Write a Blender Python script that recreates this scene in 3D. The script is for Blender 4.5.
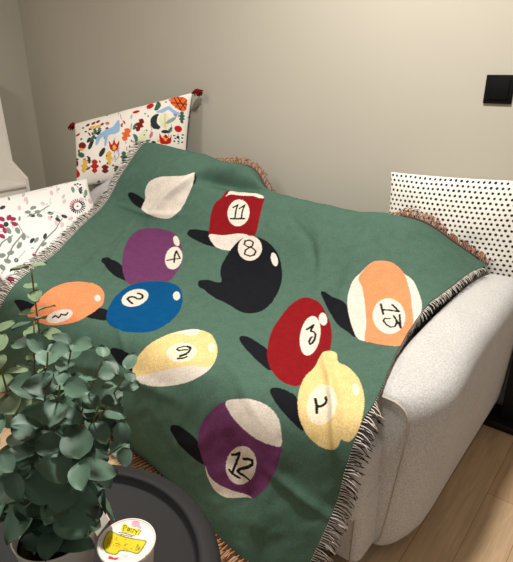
import bpy, bmesh, math, random
import numpy as np
from mathutils import Vector, Matrix
for o in list(bpy.data.objects): bpy.data.objects.remove(o, do_unlink=True)
scene = bpy.context.scene
COL = scene.collection
R = math.radians
random.seed(11)

# ---------------- camera ----------------
CAM_H, PITCH, YAW, FPX = 1.35, math.atan(211/520), R(38.4), 520
cam = bpy.data.objects.new('camera', bpy.data.cameras.new('camera')); COL.objects.link(cam)
cam.location = (0, 0, CAM_H); cam.rotation_euler = (R(90)-PITCH, 0, YAW)
cam.data.sensor_fit = 'HORIZONTAL'; cam.data.sensor_width = 36; cam.data.lens = FPX/513*36
cam.data.clip_start = .02
scene.camera = cam

# ---------------- world, lamps, exposure ----------------
world = bpy.data.worlds.new('world'); scene.world = world; world.use_nodes = True
world.node_tree.nodes['Background'].inputs[0].default_value = (.97, .95, .93, 1)
world.node_tree.nodes['Background'].inputs[1].default_value = .32
def area(name, loc, size, power, col, rot=(0,0,0)):
    l = bpy.data.lights.new(name, 'AREA'); l.shape = 'DISK'; l.size = size; l.energy = power; l.color = col
    o = bpy.data.objects.new(name, l); COL.objects.link(o); o.location = loc; o.rotation_euler = rot
    return o
area('ceiling_lamp_light', (-.80, 1.08, 2.54), .24, 50, (1.0, .95, .88))
area('fill_light', (-2.3, .1, 2.5), .4, 17, (1.0, .95, .88))  # unseen fill, added to even out the light across the wall
scene.view_settings.view_transform = 'Standard'; scene.view_settings.look = 'None'
scene.view_settings.gamma = 1; scene.view_settings.use_curve_mapping = False
scene.view_settings.exposure = 0.1

# ---------------- helpers ----------------
def lin(r, g, b):
    f = lambda c: (c/255/12.92) if c/255 <= .04045 else ((c/255+.055)/1.055)**2.4
    return (f(r), f(g), f(b), 1)
def mat(name, rgb, rough=.8, spec=.3, metal=0, noise=None, bump=None, sheen=0, attr=None, island=None, sss=0):
    """procedural material: flat colour or colour attribute, optional mottling (scale, amount) and bump (scale, strength)"""
    m = bpy.data.materials.new(name); m.use_nodes = True; nt = m.node_tree; N = nt.nodes; L = nt.links
    b = N['Principled BSDF']; b.inputs['Roughness'].default_value = rough; b.inputs['Metallic'].default_value = metal
    b.inputs['Specular IOR Level'].default_value = spec
    if sheen: b.inputs['Sheen Weight'].default_value = sheen
    tc = N.new('ShaderNodeTexCoord')
    if attr:
        a = N.new('ShaderNodeAttribute'); a.attribute_name = attr; src = a.outputs['Color']
    else:
        c = N.new('ShaderNodeRGB'); c.outputs[0].default_value = lin(*rgb); src = c.outputs[0]
    if noise:
        for sc, am in (noise if isinstance(noise[0], tuple) else (noise,)):
            n = N.new('ShaderNodeTexNoise'); n.inputs['Scale'].default_value = sc; n.inputs['Detail'].default_value = 3
            L.new(tc.outputs['Object'], n.inputs['Vector'])
            mr = N.new('ShaderNodeMapRange'); mr.inputs['From Min'].default_value = .3; mr.inputs['From Max'].default_value = .7
            mr.inputs['To Min'].default_value = 1-am; mr.inputs['To Max'].default_value = 1+am
            L.new(n.outputs['Fac'], mr.inputs['Value'])
            v = N.new('ShaderNodeVectorMath'); v.operation = 'SCALE'; L.new(src, v.inputs[0]); L.new(mr.outputs[0], v.inputs['Scale'])
            src = v.outputs[0]
    if island:
        g = N.new('ShaderNodeNewGeometry'); mr = N.new('ShaderNodeMapRange')
        mr.inputs['To Min'].default_value = 1-island; mr.inputs['To Max'].default_value = 1+island
        L.new(g.outputs['Random Per Island'], mr.inputs['Value'])
        v = N.new('ShaderNodeVectorMath'); v.operation = 'SCALE'; L.new(src, v.inputs[0]); L.new(mr.outputs[0], v.inputs['Scale']); src = v.outputs[0]
    L.new(src, b.inputs['Base Color'])
    if bump:
        n = N.new('ShaderNodeTexNoise'); n.inputs['Scale'].default_value = bump[0]; n.inputs['Detail'].default_value = 2
        L.new(tc.outputs['Object'], n.inputs['Vector'])
        bp = N.new('ShaderNodeBump'); bp.inputs['Strength'].default_value = bump[1]; bp.inputs['Distance'].default_value = .004
        L.new(n.outputs['Fac'], bp.inputs['Height']); L.new(bp.outputs[0], b.inputs['Normal'])
    return m
def tag(o, label=None, cat=None, group=None, kind=None):
    if label: o['label'] = label
    if cat: o['category'] = cat
    if group: o['group'] = group
    if kind: o['kind'] = kind
    return o
def empty(name, loc, label, cat, group=None):
    o = bpy.data.objects.new(name, None); COL.objects.link(o); o.location = loc; o.empty_display_size = .05
    return tag(o, label, cat, group)
def put(o, parent):
    if parent is not None:
        o.parent = parent
        mw = Vector((0,0,0)); p = parent
        while p: mw += p.location; p = p.parent
        o.location = -mw           # mesh data are in world coordinates, the parents are unrotated
    return o
def obj(name, verts, faces, m, parent=None, smooth=True, mats=None, fm=None):
    me = bpy.data.meshes.new(name); me.from_pydata([tuple(map(float, v)) for v in verts], [], faces)
    me.materials.append(m)
    for x in (mats or []): me.materials.append(x)
    if fm is not None: me.polygons.foreach_set('material_index', fm)
    if smooth: me.polygons.foreach_set('use_smooth', [True]*len(me.polygons))
    me.update(); o = bpy.data.objects.new(name, me); COL.objects.link(o)
    return put(o, parent)
def bmobj(name, bm, m, parent=None, smooth=False):
    me = bpy.data.meshes.new(name); bm.normal_update(); bm.to_mesh(me); bm.free(); me.materials.append(m)
    if smooth: me.polygons.foreach_set('use_smooth', [True]*len(me.polygons))
    o = bpy.data.objects.new(name, me); COL.objects.link(o); return put(o, parent)
def box(name, lo, hi, m, parent=None, bev=0, seg=2, bulge=0):
    bm = bmesh.new(); bmesh.ops.create_cube(bm, size=1)
    lo, hi = Vector(lo), Vector(hi); c = (lo+hi)/2; s = hi-lo
    for v in bm.verts: v.co = Vector((c.x+v.co.x*s.x, c.y+v.co.y*s.y, c.z+v.co.z*s.z))
    if bev: bmesh.ops.bevel(bm, geom=list(bm.edges), offset=bev, segments=seg, profile=.5, affect='EDGES')
    if bulge:
        bmesh.ops.subdivide_edges(bm, edges=[e for e in bm.edges if e.calc_length() > .1], cuts=9, use_grid_fill=True)
        for v in bm.verts:
            q = [(v.co[i]-c[i])/(s[i]/2) for i in range(3)]
            v.co.z += bulge*(1-q[0]**2)*(1-q[1]**2)*(1 if q[2] > 0 else -.3)*abs(q[2])
            v.co.y += bulge*.6*(1-q[0]**2)*(1-q[2]**2)*q[1]
    return bmobj(name, bm, m, parent, smooth=bool(bev))
def lathe(name, prof, c, m, parent=None, n=48, smooth=True):
    V, F = [], []
    for r, z in prof:
        for k in range(n): V.append((c[0]+r*math.cos(2*math.pi*k/n), c[1]+r*math.sin(2*math.pi*k/n), c[2]+z))
    for i in range(len(prof)-1):
        for k in range(n):
            F.append((i*n+k, i*n+(k+1) % n, (i+1)*n+(k+1) % n, (i+1)*n+k))
    return obj(name, V, F, m, parent, smooth)
def tube_data(pts, rad, n, V, F, rad2=None):
    pts = [Vector(p) for p in pts]; base = len(V); L = len(pts)
    up = Vector((.13, .21, .97))
    for i, p in enumerate(pts):
        t = (pts[min(i+1, L-1)]-pts[max(i-1, 0)]).normalized(); a = t.cross(up)
        if a.length < .05: a = t.cross(Vector((1, 0, 0)))
        a.normalize(); b = t.cross(a); r = rad if rad2 is None else rad+(rad2-rad)*i/(L-1)
        for k in range(n):
            w = 2*math.pi*k/n; V.append(p+a*(r*math.cos(w))+b*(r*math.sin(w)))
    for i in range(L-1):
        for k in range(n): F.append((base+i*n+k, base+i*n+(k+1) % n, base+(i+1)*n+(k+1) % n, base+(i+1)*n+k))
    F.append(tuple(base+k for k in range(n))[::-1]); F.append(tuple(base+(L-1)*n+k for k in range(n)))
def tube(name, pts, rad, m, parent=None, n=8, rad2=None):
    V, F = [], []; tube_data(pts, rad, n, V, F, rad2); return obj(name, V, F, m, parent)
def grid_faces(nv, nu, flip=False, base=0):
    F = []
    for i in range(nv-1):
        for j in range(nu-1):
            q = (base+i*nu+j, base+i*nu+j+1, base+(i+1)*nu+j+1, base+(i+1)*nu+j)
            F.append(q[::-1] if flip else q)
    return F
def smooth_poly(P, closed=True, k=4):
    P = np.asarray(P, float); n = len(P); out = []
    if n < 3: return P
    for i in range(n if closed else n-1):
        g = (lambda a: P[a % n]) if closed else (lambda a: P[min(max(a, 0), n-1)])
        p0, p1, p2, p3 = g(i-1), g(i), g(i+1), g(i+2)
        for t in np.arange(k)/k:
            out.append(.5*((2*p1)+(p2-p0)*t+(2*p0-5*p1+4*p2-p3)*t*t+(3*p1-p0-3*p2+p3)*t**3))
    if not closed: out.append(P[-1])
    return np.array(out)
def paint(U, V, base, shapes, pal):
    """cloth colours: woven or printed shapes given in the cloth's own metres"""
    C = np.empty(U.shape+(4,), np.float32); C[:] = base
    for c, k, w, pts in shapes:
        if k == 'p':
            Q = smooth_poly(pts); lo = Q.min(0); hi = Q.max(0)
            m = (U >= lo[0]) & (U <= hi[0]) & (V >= lo[1]) & (V <= hi[1])
            u, v = U[m], V[m]
            if not len(u): continue
            ins = np.zeros(u.shape, bool); x, y = Q[:, 0], Q[:, 1]; n = len(Q)
            for i in range(n):
                j = i-1
                cr = ((y[i] > v) != (y[j] > v)) & (u < (x[j]-x[i])*(v-y[i])/(y[j]-y[i]+1e-15)+x[i])
                ins ^= cr
            idx = np.argwhere(m)[ins]; C[idx[:, 0], idx[:, 1]] = pal[c]
        else:
            Q = np.array(pts); lo = Q.min(0)-w; hi = Q.max(0)+w
            m = (U >= lo[0]) & (U <= hi[0]) & (V >= lo[1]) & (V <= hi[1])
            if not m.any(): continue
            d, _ = seg_dist(U[m], V[m], [tuple(q) for q in Q]); idx = np.argwhere(m)[d < w/2]
            C[idx[:, 0], idx[:, 1]] = pal[c]
    return C
def set_col(me, C):
    a = me.color_attributes.new('cloth', 'FLOAT_COLOR', 'POINT'); a.data.foreach_set('color', np.ascontiguousarray(C, np.float32).ravel())
def fray(m, it=None):
    return m
# the eye's rays, used once to measure where the photo's things stand: pixel -> point at a given height / depth / x
def _ray(px, py):
    r = px-256.5; u = -(py-281); fw = FPX*math.cos(PITCH)+u*math.sin(PITCH); dn = FPX*math.sin(PITCH)-u*math.cos(PITCH)
    return (r*math.cos(YAW)-fw*math.sin(YAW), fw*math.cos(YAW)+r*math.sin(YAW), -dn)
def at_z(px, py, z): a = _ray(px, py); s = (z-CAM_H)/a[2]; return Vector((a[0]*s, a[1]*s, z))
def at_y(px, py, y): a = _ray(px, py); s = y/a[1]; return Vector((a[0]*s, y, CAM_H+a[2]*s))
def at_x(px, py, x): a = _ray(px, py); s = x/a[0]; return Vector((x, a[1]*s, CAM_H+a[2]*s))
# ---- cloth and cushion surfaces (metres; x along the wall, y into the wall, z up) ----
CL = [  # rows from the top hem to the floor hem, columns from left edge to right edge
 [(-2.20,1.90,.93),(-1.86,1.97,.90),(-1.62,1.99,.905),(-1.38,2.0,.72),(-1.00,2.0,.71),(-.76,1.975,.80),(-.455,1.98,.672)],
 [(-2.175,1.82,.998),(-1.83,1.87,.965),(-1.585,1.92,.885),(-1.38,1.92,.815),(-1.01,1.92,.80),(-.77,1.90,.805),(-.485,1.88,.672)],
 [(-2.23,1.72,.88),(-1.86,1.74,.875),(-1.60,1.79,.775),(-1.36,1.80,.745),(-1.03,1.80,.735),(-.78,1.78,.715),(-.505,1.71,.655)],
 [(-2.28,1.60,.70),(-1.97,1.60,.64),(-1.62,1.61,.585),(-1.30,1.62,.57),(-1.03,1.62,.57),(-.77,1.58,.58),(-.515,1.50,.634)],
 [(-2.17,1.38,.655),(-1.88,1.40,.56),(-1.55,1.41,.52),(-1.27,1.42,.51),(-1.00,1.42,.51),(-.76,1.39,.52),(-.487,1.27,.604)],
 [(-2.00,1.12,.61),(-1.77,1.17,.53),(-1.47,1.20,.505),(-1.22,1.21,.50),(-.98,1.21,.50),(-.74,1.18,.505),(-.455,1.09,.565)],
 [(-1.89,.87,.565),(-1.66,.94,.49),(-1.40,.98,.475),(-1.17,.99,.47),(-.95,.99,.47),(-.72,.98,.47),(-.462,.985,.485)],
 [(-2.05,.80,.30),(-1.74,.87,.26),(-1.43,.91,.25),(-1.18,.92,.25),(-.96,.92,.25),(-.73,.91,.25),(-.492,.94,.25)],
 [(-2.35,.90,.012),(-1.93,.92,.012),(-1.58,.955,.012),(-1.26,.95,.012),(-.99,.90,.012),(-.76,.855,.012),(-.545,.86,.012)],
]
def _herm(K, T, P):
    """cubic through the points P (n,...) at the knots K, sampled at T"""
    P = np.asarray(P, float); K = np.asarray(K, float); n = len(K)
    M = np.zeros_like(P)
    for i in range(n):
        a, b = max(i-1, 0), min(i+1, n-1)
        M[i] = (P[b]-P[a])/(K[b]-K[a])
    j = np.clip(np.searchsorted(K, T, side='right')-1, 0, n-2)
    h = (K[j+1]-K[j]); t = (T-K[j])/h
    sh = (len(T),)+(1,)*(P.ndim-1); t = t.reshape(sh); h = h.reshape(sh)
    return ((2*t**3-3*t**2+1)*P[j] + (t**3-2*t**2+t)*h*M[j] + (-2*t**3+3*t**2)*P[j+1] + (t**3-t**2)*h*M[j+1])
def _vnoise(x, y, seed):
    r = np.random.RandomState(seed).rand(64, 64)
    xi = np.floor(x).astype(int); yi = np.floor(y).astype(int); fx = x-xi; fy = y-yi
    fx = fx*fx*(3-2*fx); fy = fy*fy*(3-2*fy)
    g = lambda a, b: r[a % 64, b % 64]
    return (g(xi,yi)*(1-fx)+g(xi+1,yi)*fx)*(1-fy)+(g(xi,yi+1)*(1-fx)+g(xi+1,yi+1)*fx)*fy-.5
def normals(G):
    du = np.gradient(G, axis=1); dv = np.gradient(G, axis=0)
    n = np.cross(du, dv); n /= np.linalg.norm(n, axis=2, keepdims=True)+1e-12
    return n
def seg_dist(U, V, pts):
    d = np.full(U.shape, 9.0); tt = np.zeros(U.shape); L = len(pts)-1
    for i in range(L):
        (ax, ay), (bx, by) = pts[i], pts[i+1]
        vx, vy = bx-ax, by-ay; k = np.clip(((U-ax)*vx+(V-ay)*vy)/(vx*vx+vy*vy+1e-12), 0, 1)
        q = np.hypot(U-ax-k*vx, V-ay-k*vy); m = q < d
        d[m] = q[m]; tt[m] = ((i+k)/L)[m]
    return d, tt
BW, BH = 1.75, 2.15     # the blanket's own width and height, for its pattern
KV = [0, .045, .11, .27, .40, .52, .64, .79, 1.0]
def blanket_grid(nv, nu, folds=()):
    P = np.array(CL); V = np.linspace(0, 1, nv); U = np.linspace(0, 1, nu)
    A = _herm(KV, V, P)                      # nv,7,3
    G = _herm(np.linspace(0, 1, 7), U, A.transpose(1, 0, 2)).transpose(1, 0, 2)
    uu, vv = np.meshgrid(U*BW, V*BH)
    n = normals(G); n *= np.where(n[..., 2:3].mean() < 0, -1, 1)
    flat = np.clip((1-V)*8, 0, 1)[:, None]
    a = _vnoise(uu*3+vv*2.2, vv*1.5-uu*1.1, 3)*.020 + _vnoise(uu*9+vv*5, vv*4-uu*3, 5)*.010 + _vnoise(uu*24+vv*13, vv*10-uu*8, 7)*.004
    d = a*flat
    for pts, amp, w in folds:
        q, t = seg_dist(uu, vv, pts)
        d = d + amp*np.exp(-(q/w)**2)*np.sin(np.pi*np.clip(t*.8+.1, 0, 1))
    G = G+n*(d+.004)[..., None]
    G[..., 2] = np.maximum(G[..., 2], .006)
    return G, uu, vv
# cushions: corner points top-left, top-right, bottom-right, bottom-left as one faces them, and half thickness
CUSH = {
 'folk':   [(-2.768,1.80,1.060),(-2.050,2.05,1.240),(-2.09,2.01,.83),(-2.61,1.66,.735),.075],
 'dots':   [(-.915,2.06,.955),(-.345,2.06,.985),(-.335,2.03,.615),(-.90,2.03,.575),.052],
 'floral': [(-2.483, 1.647, 0.8),(-2.302, 1.566, 0.64),(-2.0, .93, .46),(-2.698, 0.964, 0.72),.06],
}
def cushion_grid(key, n, side=1):
    tl, tr, br, bl, T = CUSH[key]
    tl, tr, br, bl = map(np.array, (tl, tr, br, bl))
    s = np.sin(np.linspace(-np.pi/2, np.pi/2, n)*.93)/np.sin(np.pi/2*.93)
    S, Q = np.meshgrid(s, s)                 # Q=-1 at the top
    pin = .03
    S2 = S*(1-pin*(1-Q**2)); Q2 = Q*(1-pin*(1-S**2))
    a = ((S2+1)/2)[..., None]; b = ((Q2+1)/2)[..., None]
    G = (tl*(1-a)+tr*a)*(1-b)+(bl*(1-a)+br*a)*b
    nn = np.cross(tr-tl, bl-tl).astype(float); nn /= np.linalg.norm(nn); nn = -nn
    h = T*(np.clip(1-S**2, 0, 1)*np.clip(1-Q**2, 0, 1))**.42
    wr = 1+.10*_vnoise(S*3+9, Q*3+4, len(key))*2
    G = G + nn*(side*h*wr)[..., None]
    W = np.linalg.norm(tr-tl); Hh = np.linalg.norm(bl-tl)
    return G, (S+1)/2*W, (Q+1)/2*Hh
FOLDS = [([(.0864,.5274),(.2826,.5037),(.4573,.3967)],.008,.02),([(.1715,.8213),(.1782,1.04),(.1658,1.2576)],-.008,.02),([(.9713,.2029),(1.0941,.3192),(1.1858,.4916)],-.008,.02),([(.056,1.139),(.1696,.9318),(.2172,.779)],.006,.015),([(1.053,1.2602),(1.2802,1.3303),(1.4322,1.437)],.007,.025),([(1.5302,1.5138),(1.5177,1.7522),(1.5576,1.9707)],.012,.03),([(1.4686,.1447),(1.6017,.065),(1.6891,.0103)],.006,.02),([(.6891,.6154),(.7535,.8784),(.7611,1.1334)],.006,.02),([(.3421,1.2538),(.5791,1.3496),(.6491,1.4281)],.006,.02),([(1.4812,1.0135),(1.5872,1.149),(1.6624,1.2825),(1.7083,1.4094),(1.754,1.5264)],.022,.02),([(.295,.5501),(.3001,.3761),(.3322,.2688),(.3581,.19)],.024,.022),([(1.2983,.3488),(1.3095,.5459),(1.3395,.7641),(1.4537,1.0105)],-.012,.03),([(.2072,.6021),(.2168,.8796),(.2868,1.1678)],.008,.014),([(1.0801,.1732),(1.189,.4187),(1.2723,.6782)],.01,.03),([(1.3231,1.57),(1.4269,1.7628),(1.4722,2.0504)],-.014,.035),([(1.5053,1.6127),(1.6325,1.6506),(1.754,1.6906)],.012,.025),([(.3865,.2014),(.5271,.155),(.7356,.1051)],-.06,.028),([(.3642,.15),(.4973,.0854),(.635,-.004)],.022,.03),([(.7746,.9697),(1.1168,1.0621),(1.2924,1.0744)],.007,.03),([(.344,1.5947),(.6516,1.531),(1.0276,1.5236)],.01,.03),([(1.4015,.1924),(1.5411,.2692),(1.6518,.2097)],.008,.025),([(.8751,1.6849),(1.068,1.8667),(1.1618,2.1097)],-.012,.03)]
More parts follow.
